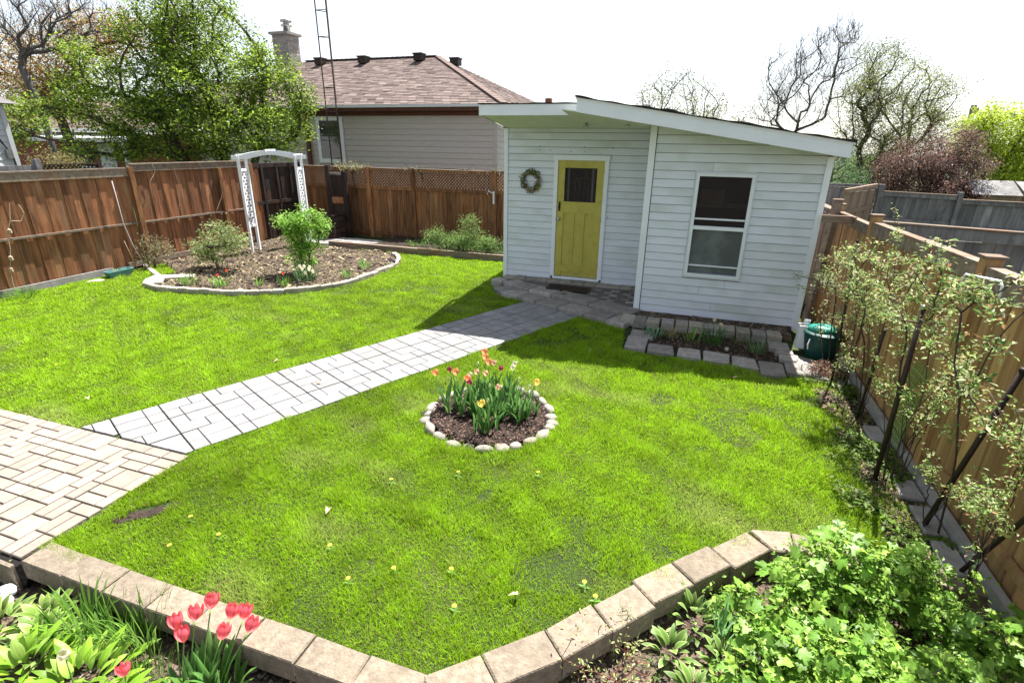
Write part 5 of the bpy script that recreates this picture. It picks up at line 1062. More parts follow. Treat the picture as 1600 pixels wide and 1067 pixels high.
# ------------------------------------------------------------ right side: rose, poles, bin
rose = [(4.75,-2.84,1.26,0.17,0.20),(4.75,-3.48,1.52,0.15,0.19),(4.75,-3.80,1.17,0.20,0.23),(4.75,-3.61,1.80,0.08,0.10),(4.75,-4.41,1.49,0.20,0.23),(4.75,-4.74,1.18,0.19,0.19),(4.75,-5.03,1.46,0.17,0.20),(4.75,-4.95,1.68,0.15,0.12),(4.75,-5.44,1.66,0.15,0.13),(4.75,-5.56,1.42,0.17,0.17),(4.75,-5.75,1.78,0.13,0.13),(4.75,-5.98,1.56,0.15,0.16),(4.75,-6.02,1.74,0.09,0.13),(4.75,-5.70,1.11,0.15,0.15),(4.75,-6.03,1.30,0.12,0.12),(4.75,-6.30,1.26,0.09,0.12),(4.75,-5.36,1.04,0.10,0.17),(5.00,-4.85,1.84,0.13,0.04),(5.00,-4.27,1.76,0.15,0.05),(4.75,-6.23,1.46,0.09,0.09),(4.8,-5.9,.95,.12,.12),(4.6,-2.6,1.0,.2,.08)]
tree('climbing_rose', 'thorny climbing rose with small green leaves sprawling over the right fence', 'rose', [(4.90, -4.88, 0), (4.93, -4.83, 0), (5.0, -3.75, 0), (5.05, -5.5, 0), (4.9, -4.93, 0), (5.02, -3.7, 0)], [(4.8, -4.9, .8), (4.85, -4.5, .7), (4.9, -3.75, .6), (4.95, -5.6, .8), (4.8, -5.2, .7), (4.92, -3.4, .6)], rose, 90, 2600, .021, [(.28, .38, .10), (.42, .50, .19), (.14, .24, .05), (.50, .52, .28), (.10, .17, .04), (.24, .34, .09), (.12, .21, .05), (.32, .17, .07)], BARK, .0034, .16, .032, (1, .14, .002), power=.26, up=.9)
rc = thing('rose_canes', 'long arching leafy rose canes trained along the boards of the right fence', 'rose', (5.0, -4.8, 0))
random.seed(101); Lp = []; g = G()
def bez(a, b, c, t): return a * (1 - t) ** 2 + b * 2 * t * (1 - t) + c * t * t
for k in range(27):
    b0 = Vector(random.choice([(5.0, -4.9, 0), (5.02, -3.75, 0), (4.98, -5.45, 0), (4.95, -4.85, 0), (5.02, -6.0, 0), (5.02, -3.1, 0)])); d = random.uniform(.5, 1.6) * random.choice((-1, 1, -1)); H = random.uniform(.55, 1.75)
    if b0.y + d < -6.6: d = -.4
    if b0.y + d > -2.5: d = .4
    xq = random.uniform(4.78, 5.1); b1 = Vector((xq, b0.y + .15 * d, H * 1.1)); b2 = Vector((random.uniform(4.68, 5.08), b0.y + d, H * random.uniform(.75, 1.05))); n = 22
    P = [bez(b0, b1, b2, i / n) + Vector((random.uniform(-.008, .008), random.uniform(-.012, .012), random.uniform(-.008, .008))) for i in range(n + 1)]
    g.tube(P, [.0040 * (1 - .6 * i / n) for i in range(n + 1)], 5); L_ = (b2 - b0).length + H * .3; m = int(L_ / .036)
    for j in range(m):
        t = .36 + .64 * j / m
        if random.random() < .72: Lp.append(bez(b0, b1, b2, t) + Vector((random.uniform(-.05, .02), random.uniform(-.035, .035), random.uniform(-.02, .045))))
    for _ in range(3):
        t = random.uniform(.35, .95); q = bez(b0, b1, b2, t); e = q + Vector((random.uniform(-.12, .0), random.uniform(-.2, .2), random.uniform(-.05, .22))); g.tube([q, q.lerp(e, .5) + Vector((0, 0, .01)), e], .0022, 4)
        for w2 in (.4, .6, .8, 1.0): Lp.append(q.lerp(e, w2) + Vector((random.uniform(-.02, .02), random.uniform(-.02, .02), random.uniform(-.01, .02))))
props(part('canes', g.v, g.f, BARK, rc, True), kind='stuff')
Lq = np.repeat(np.array([tuple(v) for v in Lp]), 6, 0); Lq = Lq + rng.normal(0, .017, Lq.shape)
leaves('leaflets', Lq, .0135, [(.30, .42, .10), (.44, .54, .20), (.15, .27, .05), (.54, .58, .32), (.10, .18, .04), (.25, .38, .09), (.34, .20, .08)], LEAF, rc, 1.0, .5, shade=np.repeat(rng.uniform(.6, 1.35, len(Lp)), 6), origin=(5.0, -4.8, 0))['kind'] = 'stuff'
tree('young_rose', 'thin leggy rose beside the green bin at the shed corner', 'rose', [(4.95, -2.62, 0), (4.9, -2.68, 0)], [(4.85, -2.6, .7), (4.75, -2.4, .65)], [(4.85,-2.42,0.57,0.12,0.23),(4.85,-1.9,0.9,0.22,0.08),(4.82,-2.5,1.05,.1,.2),(4.7,-2.1,1.0,.25,.06)], 46, 700, .014, [(.30, .38, .16), (.40, .44, .24), (.2, .28, .08)], BARK, .003, .12, .03, power=.3, up=.9)
RL = leaf_mat('reddish_leaf', (1, 1, 1), .3)
tree('red_stem_plant', 'small dark plant with reddish dry leaves below the green bin', 'plant', [(4.86, -2.78, 0)], [(4.86, -2.78, .06)], [(4.88, -2.80, .10, .17, .07)], 40, 700, .016, [(.28, .12, .09), (.14, .05, .04), (.4, .3, .2), (.05, .03, .03)], BARK, .003, .05, .03)
def pole(lab, p, q, r, nm='garden_pole'):
    th = thing(nm, lab, 'pole', p, 'dark poles supporting the rose'); p, q = Vector(p), Vector(q); G().tube([p, q], r, 8).part('shaft', BLACKM, th, True); G().tube([q, q + (q - p).normalized() * .02], [r * 1.25, r * 1.1], 8).part('cap', METAL if 'tallest' in lab else BLACKM, th, True)
pole('tallest dark metal pole standing upright in front of the rose', (4.84, -4.89, 0), (4.82, -4.88, 1.42), .019)
pole('slim black pole left of the tallest one by the right fence', (4.97, -3.8, 0), (4.98, -3.85, .93), .012)
pole('thick grey pole leaning on the fence right of the rose stems', (4.99, -5.42, 0), (5.10, -5.60, 1.28), .017)
pole('dark pole leaning at the right picture edge near the block wall', (5.04, -5.84, 0), (5.10, -6.25, 1.0), .013)
pole('thin black pole in front of the green bin', (4.92, -2.95, 0), (4.86, -2.85, 1.55), .012)
pole('short thin black pole just right of the green bin', (5.02, -2.98, 0), (5.06, -3.02, .86), .010)
hp = props(part('wire_hoop', *(lambda g: (g.v, g.f))(G().tube([(4.95, -4.98, 1.55), (4.95, -4.96, 1.66), (4.95, -4.99, 1.695), (4.95, -5.40, 1.745), (4.95, -5.43, 1.72), (4.95, -5.44, 1.62)], .007, 6)), WHITE, None, True), 'thin pale hoop sticking out of the rose leaves', 'hoop')
tw = thing('small_trellis', 'small green wire trellis leaning on the right fence behind the tallest pole', 'trellis', (5.08, -4.35, 0)); g = G()
for k in range(9): g.beam((5.09, -4.20 - k * .035, .10), (5.10, -4.32 - k * .035, .85), .006, .006); 
for k in range(12): g.beam((5.085, -4.19 - .01 * k, .12 + k * .06), (5.085, -4.50 - .01 * k, .12 + k * .06), .006, .006)
props(part('mesh', g.v, g.f, STEM, tw, False, (.25, .38, .12)), kind='stuff')
TEAL = material('dark_teal_plastic', (.008, .06, .05), (.006, .045, .04), 5, .45, .06, objvar=0); TEAL2 = material('light_teal_plastic', (.02, .30, .24), bump=0, rough=.4, objvar=0)
bn = thing('green_tub', 'dark green plastic tub with light green lid behind the shed corner', 'tub', (4.93, -2.15, 0))
def lathe(name, c, prof, mat, parent, n=20, sx=1, sy=1):
    V = []; F = []
    for r, z in prof: V += [(c[0] + r * sx * math.cos(2 * PI * k / n), c[1] + r * sy * math.sin(2 * PI * k / n), c[2] + z) for k in range(n)]
    for i in range(len(prof) - 1):
        for k in range(n): k2 = (k + 1) % n; F.append((i * n + k, i * n + k2, i * n + n + k2, i * n + n + k))
    F.append(tuple(range(n))[::-1]); F.append(tuple((len(prof) - 1) * n + k for k in range(n))); return part(name, V, F, mat, parent, True)
lathe('tub_body', (4.93, -2.15, 0), [(.15, 0), (.165, .02), (.205, .25), (.21, .32), (.20, .335)], TEAL, bn, 20, 1, .95); lathe('rim', (4.93, -2.15, .0), [(.212, .305), (.22, .31), (.22, .325), (.205, .336)], TEAL, bn, 20, 1, .95)
lathe('lid', (4.93, -2.10, .337), [(.17, 0), (.175, .015), (.16, .05), (.10, .07)], TEAL2, bn, 20, 1, .8); G().tube([(4.76, -2.31, .28), (4.74, -2.345, .22), (4.75, -2.345, .16)], .008, 6).part('handle', WHITE, bn)
wj = thing('white_jug', 'white plastic jug standing between the shed corner and the green tub', 'jug', (4.72, -1.95, .2)); frustum('jug_body', (4.74, -2.0, .06), .13, .13, .30, .95, WHITE, wj); lathe('neck', (4.76, -1.98, .36), [(.055, 0), (.04, .04), (.04, .07)], WHITE, wj, 12)
props(G().prism([(4.52, -2.85), (4.90, -2.97), (4.85, -2.35), (4.58, -2.2)], -.02, .03, .006).part('concrete_pad', CONC), 'flat concrete pad beneath the front of the green tub', 'pad')

# plants in the bed under the shed window
random.seed(55)
for lab, x, y, n_, L_, w_, cl_ in (('blue-green leaf clump at the left of the shed window bed', 2.92, -2.18, 26, .16, .03, [(.12, .24, .12)]), ('dry brown stalk clump in the shed window bed', 3.15, -2.1, 60, .16, .008, [(.34, .28, .14), (.22, .26, .08)]), ('broad green leaf clump left of the yellow daffodils', 3.42, -2.15, 22, .18, .03, [(.20, .32, .06)]), ('dark green daffodil foliage in the middle of the shed window bed', 3.68, -2.2, 60, .30, .016, [(.08, .20, .04), (.12, .26, .05)]), ('small leafy clump right of the daffodils in the shed window bed', 4.02, -2.05, 40, .14, .015, [(.15, .22, .08), (.3, .28, .12)]), ('spreading grey green clump at the right of the shed window bed', 4.2, -2.3, 70, .17, .014, [(.14, .24, .10), (.2, .3, .12)])):
    clump('bulb_leaves', lab, 'bulb plant', x, y, .02, n_, L_, w_, 1.3, cl_, .11, 'clumps in the bed under the shed window')
daffodil('left of the two yellow daffodils below the shed window', (3.66, -2.14, .34), (3.66, -2.16, .02), size=.032); daffodil('right of the two yellow daffodils below the shed window', (3.74, -2.20, .31), (3.73, -2.2, .02), size=.032)
daffodil('drooping white flower at the front of the shed window bed', (3.84, -2.42, .06), (3.78, -2.35, .02), (.8, .75, .6), size=.03)

# ------------------------------------------------------------ near bed, left
cor = [petal_mesh('petal', .037, .088, (.90, .25, .24), (.85, .11, .16), .06, 1.1), petal_mesh('petal', .034, .090, (.88, .38, .36), (.84, .13, .18), -.02, 1.05)]
random.seed(61)
FB = -.16
for lab, h in (('leftmost of the coral tulips by the block wall', (1.02, -7.81, .19)), ('wide open coral tulip low at the left of the group', (1.10, -7.84, .17)), ('coral tulip left of the tallest one', (1.11, -7.77, .24)), ('tallest coral tulip in the near group', (1.14, -7.70, .255)), ('coral tulip upper right centre of the near group', (1.235, -7.68, .20)), ('coral tulip at the upper right behind its neighbours', (1.29, -7.655, .19)), ('coral tulip with a gaping petal low in the centre', (1.26, -7.77, .17)), ('rightmost coral tulip overlapping the block joint', (1.35, -7.69, .165))):
    hd = Vector(h) - Vector((0, 0, .035)); tulip(lab, hd, (1.2 + (h[0] - 1.2) * .5, -7.90 + (h[1] + 7.76) * .5, FB), None, petals=cor, nl=3, leafs=1.15, group='coral tulips in front of the block wall', scale=.88)
tulip('single coral red tulip among the lime hosta leaves', (1.06, -8.09, .20), (1.05, -8.15, FB), None, petals=cor, nl=2, leafs=1.0, scale=.7)
tulip('closed pale bud among the lime hosta leaves', (.72, -8.12, .19), (.72, -8.16, FB), fl_cr, nl=1, leafs=.8, scale=1.3)
def leaf_mesh(name, L, W_, col, edge=None, curl=.35, lobes=0, mat=None, fold=.15):
    """broad leaf with midrib fold; optional lobed outline"""
    n = 10; out = []
    for i in range(n + 1):
        t = i / n; wv = W_ / 2 * math.sin(PI * t ** .8) ** .8 if 0 < t < 1 else .0
        if lobes: wv *= 1 + .28 * math.cos(t * PI * lobes * 2 + .6) * (1 if t < .95 else 0)
        out.append((t, max(wv, .0008)))
    V = []; Cc = []
    for t, wv in out:
        x = L * t; z = curl * L * (t - t * t * 1.5)
        for s, k in ((-1, 1), (-.55, .6), (0, 0), (.55, .6), (1, 1)): V.append((x - (abs(s) * wv * .35 if lobes else 0), s * wv, z + fold * abs(s) * wv * 1.4 - .25 * wv * s * s)); Cc.append(np.array(edge if (edge is not None and abs(s) == 1) else col) * (.86 if s == 0 else 1))
    F = [(i * 5 + k, i * 5 + k + 1, i * 5 + 6 + k, i * 5 + 5 + k) for i in range(n) for k in range(4)]
    return mesh(name, V, F, mat or BLEAF, True, np.array(Cc))
def rosette(name, label, cat, c, n, meshes, rad, rise, spread_tilt=(.2, 1.0), scale=(.7, 1.1), group=None):
    th = thing(name, label, cat, c, group)
    for i in range(n):
        a = 2.4 * i + random.uniform(-.4, .4); r = rad * math.sqrt((i + .5) / n); tilt = spread_tilt[0] + (spread_tilt[1] - spread_tilt[0]) * (i / n); z = rise * (1 - (r / max(rad, .01)) ** 2) * random.uniform(.6, 1)
        o = obj('leaf', random.choice(meshes), th, (c[0] + r * .6 * math.cos(a), c[1] + r * .6 * math.sin(a), c[2] + z)); o.rotation_euler = (random.uniform(-.25, .25), -(PI / 2 - tilt) * .75, a + random.uniform(-.3, .3)); o.scale = (random.uniform(*scale),) * 3
    return th
lime = [leaf_mesh('leaf', .17, .055, (.24, .42, .035)), leaf_mesh('leaf', .14, .045, (.31, .50, .06)), leaf_mesh('leaf', .18, .048, (.20, .37, .03), curl=.5), leaf_mesh('leaf', .12, .05, (.33, .50, .09))]
vari = [leaf_mesh('leaf', .13, .055, (.20, .34, .05), (.44, .48, .20)), leaf_mesh('leaf', .11, .05, (.25, .38, .06), (.46, .48, .24)), leaf_mesh('leaf', .12, .04, (.18, .32, .06), (.40, .45, .2), curl=.5)]
vari2 = [leaf_mesh('leaf', .12, .045, (.14, .26, .05), (.42, .47, .2)), leaf_mesh('leaf', .10, .04, (.16, .29, .06), (.45, .48, .23))]
rosette('hosta', 'large lime green hosta at the bottom left corner', 'hosta', (.62, -8.07, FB), 80, lime, .34, .15); rosette('hosta', 'lime green hosta at the very bottom edge right of the pale bud', 'hosta', (.88, -8.12, FB), 44, lime, .20, .11); rosette('hosta', 'lime green hosta cut by the left bottom corner', 'hosta', (.28, -8.10, FB), 50, lime, .25, .13)
for lab, x, y, n_ in (('variegated yellow-edged plant at the left picture edge', -.18, -7.98, 40), ('variegated plant beside the white stones', .03, -7.86, 34), ('variegated plant left of the dark iris leaves', .16, -7.96, 34), ('variegated sprig at the far left below the patio', -.60, -7.80, 12)):
    rosette('variegated_plant', lab, 'plant', (x, y, FB), n_, vari, .20, .14, (.1, 1.1))
for lab, x, y, n_, L_, w_ in (('broad dark green iris-like leaf clump in front of the block wall', .30, -7.83, 70, .30, .016), ('fine grassy clump right of the iris leaves', .50, -7.80, 110, .24, .006), ('tall narrow leaf clump left of the coral tulips', .66, -7.76, 70, .30, .010), ('fine grass clump under the coral tulips', .92, -7.95, 150, .18, .004), ('dark grass sprouts below the variegated plants', .18, -8.02, 40, .14, .008)):
    clump('grass_clump', lab, 'grass clump', x, y, FB, n_, L_, w_, .9, [(.14, .30, .04), (.20, .38, .05), (.09, .20, .03)], .11, mat=GRASS, var=.3)
clump('tulip_foliage', 'broad green leaves at the foot of the coral tulips', 'tulip leaves', 1.25, -7.90, FB, 34, .26, .045, 1.1, [(.16, .36, .06), (.22, .42, .10)], .16)
for lab, x, y, s in (('upper of two white stones beside the block wall end', -.42, -7.80, .11), ('lower of two white stones beside the block wall end', -.36, -7.86, .12)): props(cobble('white_stone', (x, y, -.15), s, s * .7, .07, .3, WHITE, None, int(s * 100)), lab, 'stone')
# ------------------------------------------------------------ near bed, right
cur_l = [leaf_mesh('leaf', .085, .085, (.15, .31, .03), curl=.25, lobes=2.5, fold=.2), leaf_mesh('leaf', .07, .07, (.20, .38, .04), curl=.3, lobes=2.5, fold=.25), leaf_mesh('leaf', .095, .09, (.11, .25, .025), curl=.2, lobes=2.5), leaf_mesh('leaf', .05, .045, (.29, .47, .05), curl=.4, lobes=2.5)]
def palmate(name, Rr, col, lobes=5, curl=.25, seed=0):
    q = random.Random(seed); V = [(0, 0, 0), (Rr * .55, 0, .06 * Rr)]; Cc = [np.array(col) * .8, np.array(col) * 1.15]; n = 26
    for i in range(n):
        th_ = -2.75 + 5.5 * i / (n - 1); r = Rr * (.62 + .30 * abs(math.cos(th_ * lobes / 2 * 1.05)) ** 1.2) * (1.05 - .17 * abs(th_)) * (1.09 if i % 2 else .91) * q.uniform(.93, 1.07)
        x = Rr * .55 + r * math.cos(th_); y = r * math.sin(th_) * .95; V.append((x, y, -curl * (x - Rr * .3) ** 2 / Rr + .35 * abs(y) * (1 - .9 * abs(y) / Rr) + q.uniform(-.03, .03) * Rr)); Cc.append(np.array(col) * q.uniform(.85, 1.05))
    F = [(1, 2 + i, 3 + i) for i in range(n - 1)] + [(0, 2, 1), (0, 1, n + 1)]
    return mesh(name, V, F, BLEAF, True, np.array(Cc))
cur_l = [palmate('leaf', .040, (.19, .35, .045), 5, .3, 1), palmate('leaf', .034, (.25, .42, .06), 5, .5, 2), palmate('leaf', .045, (.15, .31, .04), 5, .2, 3), palmate('leaf', .024, (.29, .45, .055), 5, .7, 4)]
def leafy_bush(label, c, lobes, nstem, nl, seed, name='currant_bush'):
    th = thing(name, label, 'bush', c); T = sample_lobes(lobes, nstem, .55); B, R, ch = skeleton([c, (c[0] + .06, c[1] + .04, c[2])], [(c[0], c[1], c[2] + .12), (c[0] + .1, c[1] + .05, c[2] + .12)], T, .07, .0028, .4)
    branch_mesh('stems', B, R, ch, BARK, th, 5, c)['kind'] = 'stuff'; r = random.Random(seed); k = 0
    for t in T:
        for q in range(max(1, nl // nstem)):
            a = r.uniform(0, 2 * PI); dz = r.uniform(-.10, .03) * (q > 1); rad_ = .02 + .05 * (q > 1); o = obj('leaf', cur_l[3] if q == 0 else r.choice(cur_l[:3]), th, (t[0] + rad_ * math.cos(a), t[1] + rad_ * math.sin(a), t[2] + dz)); o.rotation_euler = (r.uniform(-.7, .7), r.uniform(-1.0, .1) if q < 2 else r.uniform(-.5, .6), a); o.scale = (r.uniform(.85, 1.65),) * 3; k += 1
    Pn = 2600; Tn = np.array(T)[rng.integers(0, len(T), Pn)] + rng.normal(0, .045, (Pn, 3)) - [0, 0, .03]; Tn = Tn[Tn[:, 2] > c[2] + .01]
    leaves('small_leaves', Tn, .017, [(.16, .31, .04), (.25, .42, .06), (.08, .18, .02), (.34, .50, .09)], LEAF, th, .7, .5, origin=c)['kind'] = 'stuff'
    return th
leafy_bush('big-leaved green bush at the front left of the right bed', (3.92, -6.62, FB), [(3.82, -6.60, .02, .22, .15), (4.02, -6.75, .05, .20, .17), (3.9, -6.95, .0, .22, .14)], 60, 300, 1)
leafy_bush('big-leaved green bush touching the block wall corner', (4.20, -6.32, FB), [(4.2, -6.22, .18, .20, .20), (4.08, -6.40, .12, .16, .16), (4.38, -6.32, .16, .18, .18)], 56, 290, 2)
leafy_bush('big-leaved green bush beside the right fence', (4.78, -6.30, FB), [(4.62, -6.20, .18, .17, .2), (4.85, -6.35, .14, .2, .2), (5.0, -6.5, .10, .15, .18)], 56, 290, 3)
leafy_bush('big-leaved green bush at the bottom right corner', (4.55, -6.75, FB), [(4.45, -6.72, .03, .24, .15), (4.7, -6.8, .04, .2, .17), (4.35, -6.98, .0, .2, .14)], 60, 300, 4)
leafy_bush('big-leaved green bush cut by the bottom edge', (4.1, -7.1, FB), [(4.1, -7.1, .0, .25, .13), (4.35, -7.2, .0, .2, .13)], 44, 220, 5)
rosette('variegated_hosta', 'variegated hosta right against the block wall', 'hosta', (3.50, -6.62, FB), 34, vari2, .17, .15, (.1, .9)); rosette('variegated_hosta', 'small variegated hosta in the middle of the mulch', 'hosta', (3.40, -6.86, FB), 22, vari2, .12, .07, (.2, 1.1)); rosette('variegated_hosta', 'variegated hosta at the bottom edge of the mulch', 'hosta', (3.52, -7.05, FB), 18, vari2, .12, .08, (.2, 1.1)); rosette('variegated_hosta', 'variegated hosta beneath the big-leaved bush edge', 'hosta', (3.66, -6.84, FB), 22, vari2, .12, .12, (.1, .9))
clump('bulb_leaves', 'tall narrow blue-green leaves beside the variegated hosta', 'bulb plant', 3.66, -6.70, FB, 14, .30, .018, .5, [(.14, .30, .10)], .05); clump('bulb_leaves', 'two small bulb shoots near the block corner', 'bulb plant', 3.74, -6.42, FB, 6, .14, .014, .4, [(.2, .34, .14)], .04); clump('grass_tuft', 'dark grass tuft in the open mulch', 'grass tuft', 3.33, -7.0, FB, 26, .09, .006, 1.3, [(.10, .22, .04)], .05, mat=GRASS)
tree('red_stem_shrub', 'bare red-stemmed sprouting shrub at the bottom edge beside the block wall', 'shrub', [(3.02, -7.12, FB), (3.08, -7.15, FB), (2.98, -7.18, FB)], [(3.02, -7.12, FB + .04), (3.1, -7.14, FB + .04), (2.95, -7.18, FB + .04)], [(3.05, -7.08, .0, .2, .14), (3.2, -7.1, -.04, .12, .1), (2.9, -7.2, .02, .1, .1)], 60, 300, .012, [(.34, .40, .14), (.45, .5, .22)], material('red_twig', (.22, .07, .05), (.14, .05, .04), objvar=0), .0022, .05, .03, power=.2, up=.5)
clump('dry_stalks', 'pale dry stalks around the red-stemmed shrub', 'stalks', 3.12, -7.02, FB, 60, .16, .004, 1.2, [(.42, .34, .20), (.3, .34, .12)], .16); clump('weed_sprout', 'small green weed sprouting against the block wall face', 'weed', 2.86, -7.22, FB, 26, .14, .006, .9, [(.2, .34, .08)], .07)
tree('weed_spray', 'thin flowering weed spray rising by the block wall', 'weed', [(3.12, -6.88, FB)], [(3.12, -6.88, .0)], [(3.12, -6.88, .06, .05, .06)], 14, 120, .007, [(.4, .45, .25)], STEM if False else BARK, .0015, .04, .012)

# ------------------------------------------------------------ lawn details
DP = [((.23, -7.06), 'dandelion flower nearest the bare hole'), ((.55, -7.13), 'dandelion flower right of the bare hole'), ((.34, -7.31), 'dandelion flower near the left block run'), ((1.29, -6.97), 'dandelion flower above the coral tulips'), ((1.56, -7.16), 'dandelion flower close to the block wall bend'), ((1.77, -7.0), 'left one of two dandelions in the near lawn centre'), ((2.10, -6.89), 'right one of two dandelions in the near lawn centre'), ((2.23, -7.13), 'dandelion flower near the point of the lawn'), ((2.88, -6.72), 'dandelion flower beside the diagonal block run'), ((2.96, -6.80), 'dandelion flower touching the diagonal block run'), ((1.73, -5.97), 'dandelion flower below the round stone ring'), ((2.32, -5.76), 'dandelion flower right below the round stone ring'), ((1.29, -6.23), 'dandelion flower left below the round stone ring'), ((-3.38, -5.64), 'dandelion flower in the left lawn above the patio')]
dh = None
for (x, y), lab in DP:
    th = thing('dandelion', lab, 'dandelion', (x, y, 0), 'dandelions in the lawn')
    if dh is None:
        V = []; F = []
        for k in range(40):
            a = k * 2.4; r = .003 + .012 * math.sqrt(k / 40); k0 = len(V); ca, sa = math.cos(a), math.sin(a); z = .004 * (1 - k / 40)
            V += [(r * .3 * ca, r * .3 * sa, z), (r * ca - .003 * sa, r * sa + .003 * ca, z + .004), (r * 1.3 * ca, r * 1.3 * sa, z + .005), (r * ca + .003 * sa, r * sa - .003 * ca, z + .004)]; F.append((k0, k0 + 1, k0 + 2, k0 + 3))
        dh = mesh('flower', V, F, PETAL, False, (.85, .72, .15)); dl_ = leaf_mesh('leaf', .06, .018, (.12, .26, .03), curl=.3, lobes=3)
    obj('flower', dh, th, (x, y, .046), (0, 0, random.uniform(0, 6)), (.85, .85, 1))
    for k in range(4): obj('leaf', dl_, th, (x, y, .008), (0, random.uniform(-.4, -.1), k * 1.6 + random.uniform(-.3, .3)), (.7, .7, .7))
DLF = material('dry_leaf', (.50, .38, .24), (.38, .28, .16), 20, .8, .2, objvar=.2)
lm = leaf_mesh('dry_leaf', .055, .04, (1, 1, 1), curl=.8, lobes=2.5, mat=DLF, fold=.6)
for x, y, z, lab in ((-1.2, -4.62, .03, 'curled pale leaf on the grass above the path'), (-1.17, -4.66, .035, 'second curled leaf touching the first above the path'), (-2.25, -6.07, .03, 'dry leaf at the lawn edge near the patio'), (3.92, -3.26, .03, 'pale dry leaf in the shed shadow'), (1.05, -6.66, .03, 'dry leaf in the near left lawn'), (2.54, -6.94, .03, 'dry leaf near the lawn point'), (2.2, -3.05, .03, 'tiny pale leaf in the shadow right of the path'), (-.35, -5.0, .03, 'dry leaf beside the right edge of the path')):
    o = obj('dry_leaf', lm, None, (x, y, z), (random.uniform(-.6, .6), random.uniform(-.6, .3), random.uniform(0, 6))); props(o, lab, 'leaf', 'dry leaves on the lawn')

# ------------------------------------------------------------ tan house behind the rear fence
hs = thing('tan_house', 'single-storey tan sided house with brown hip roof behind the rear fence', 'house', (-9, 10, -.2))
for nm, a, b in (('wall', (-18, 8.53, -.2), (-3.35, 8.7, 3.5)), ('wall', (-3.5, 8.7, -.2), (-3.35, 16.4, 3.5)), ('wall', (-18, 8.7, -.2), (-17.85, 16.4, 3.5)), ('wall', (-18, 16.4, -.2), (-3.35, 16.55, 3.5))): box_part(nm, a, b, TAN, hs)
siding(hs, -18, -3.40, 8.53, .6, 3.46, TAN, holes=[(-10.56, -9.35, 1.62, 3.36)], e=.19)
siding(hs, 8.7, 16.4, -3.35, .6, 3.46, TAN, axis='y', nrm=1, e=.19)
box_part('corner_trim', (-3.42, 8.49, -.2), (-3.30, 8.60, 3.5), TAN, hs)
REDW = material('red_brown_fascia', (.14, .05, .035), (.09, .035, .025), 5, .6, .1, objvar=0)
box_part('frieze_board', (-18, 8.46, 3.32), (-3.30, 8.52, 3.50), REDW, hs); box_part('fascia', (-18.4, 8.08, 3.46), (-2.9, 8.13, 3.60), REDW, hs); box_part('soffit', (-18.4, 8.13, 3.45), (-2.9, 8.50, 3.475), REDW, hs); box_part('side_fascia', (-2.93, 8.13, 3.46), (-2.88, 16.9, 3.60), REDW, hs)
G().beam((-18.4, 8.03, 3.60), (-2.9, 8.03, 3.61), .11, .09).part('gutter', CLAP, hs)
hw = box_part('window', (-10.50, 8.50, 1.75), (-9.42, 8.56, 3.24), DARK, hs)
for a, b in (((-10.54, 8.46, 1.68), (-10.40, 8.52, 3.30)), ((-9.52, 8.46, 1.68), (-9.38, 8.52, 3.30)), ((-10.40, 8.46, 3.16), (-9.52, 8.52, 3.30)), ((-10.40, 8.46, 1.68), (-9.52, 8.52, 1.83))): box_part('window_trim', a, b, WHITE, hw)
box_part('pane', (-10.40, 8.48, 1.83), (-9.52, 8.495, 2.46), DGLASS, hw); box_part('pane', (-10.40, 8.48, 2.50), (-9.52, 8.495, 3.16), DGLASS, hw); box_part('meeting_rail', (-10.40, 8.47, 2.46), (-9.52, 8.5, 2.50), GREYWOOD, hw)
G().beam((-10.95, 8.44, 0), (-10.95, 8.44, 3.5), .14, .10, (0, 1, 0)).part('downspout', REDW, hs)
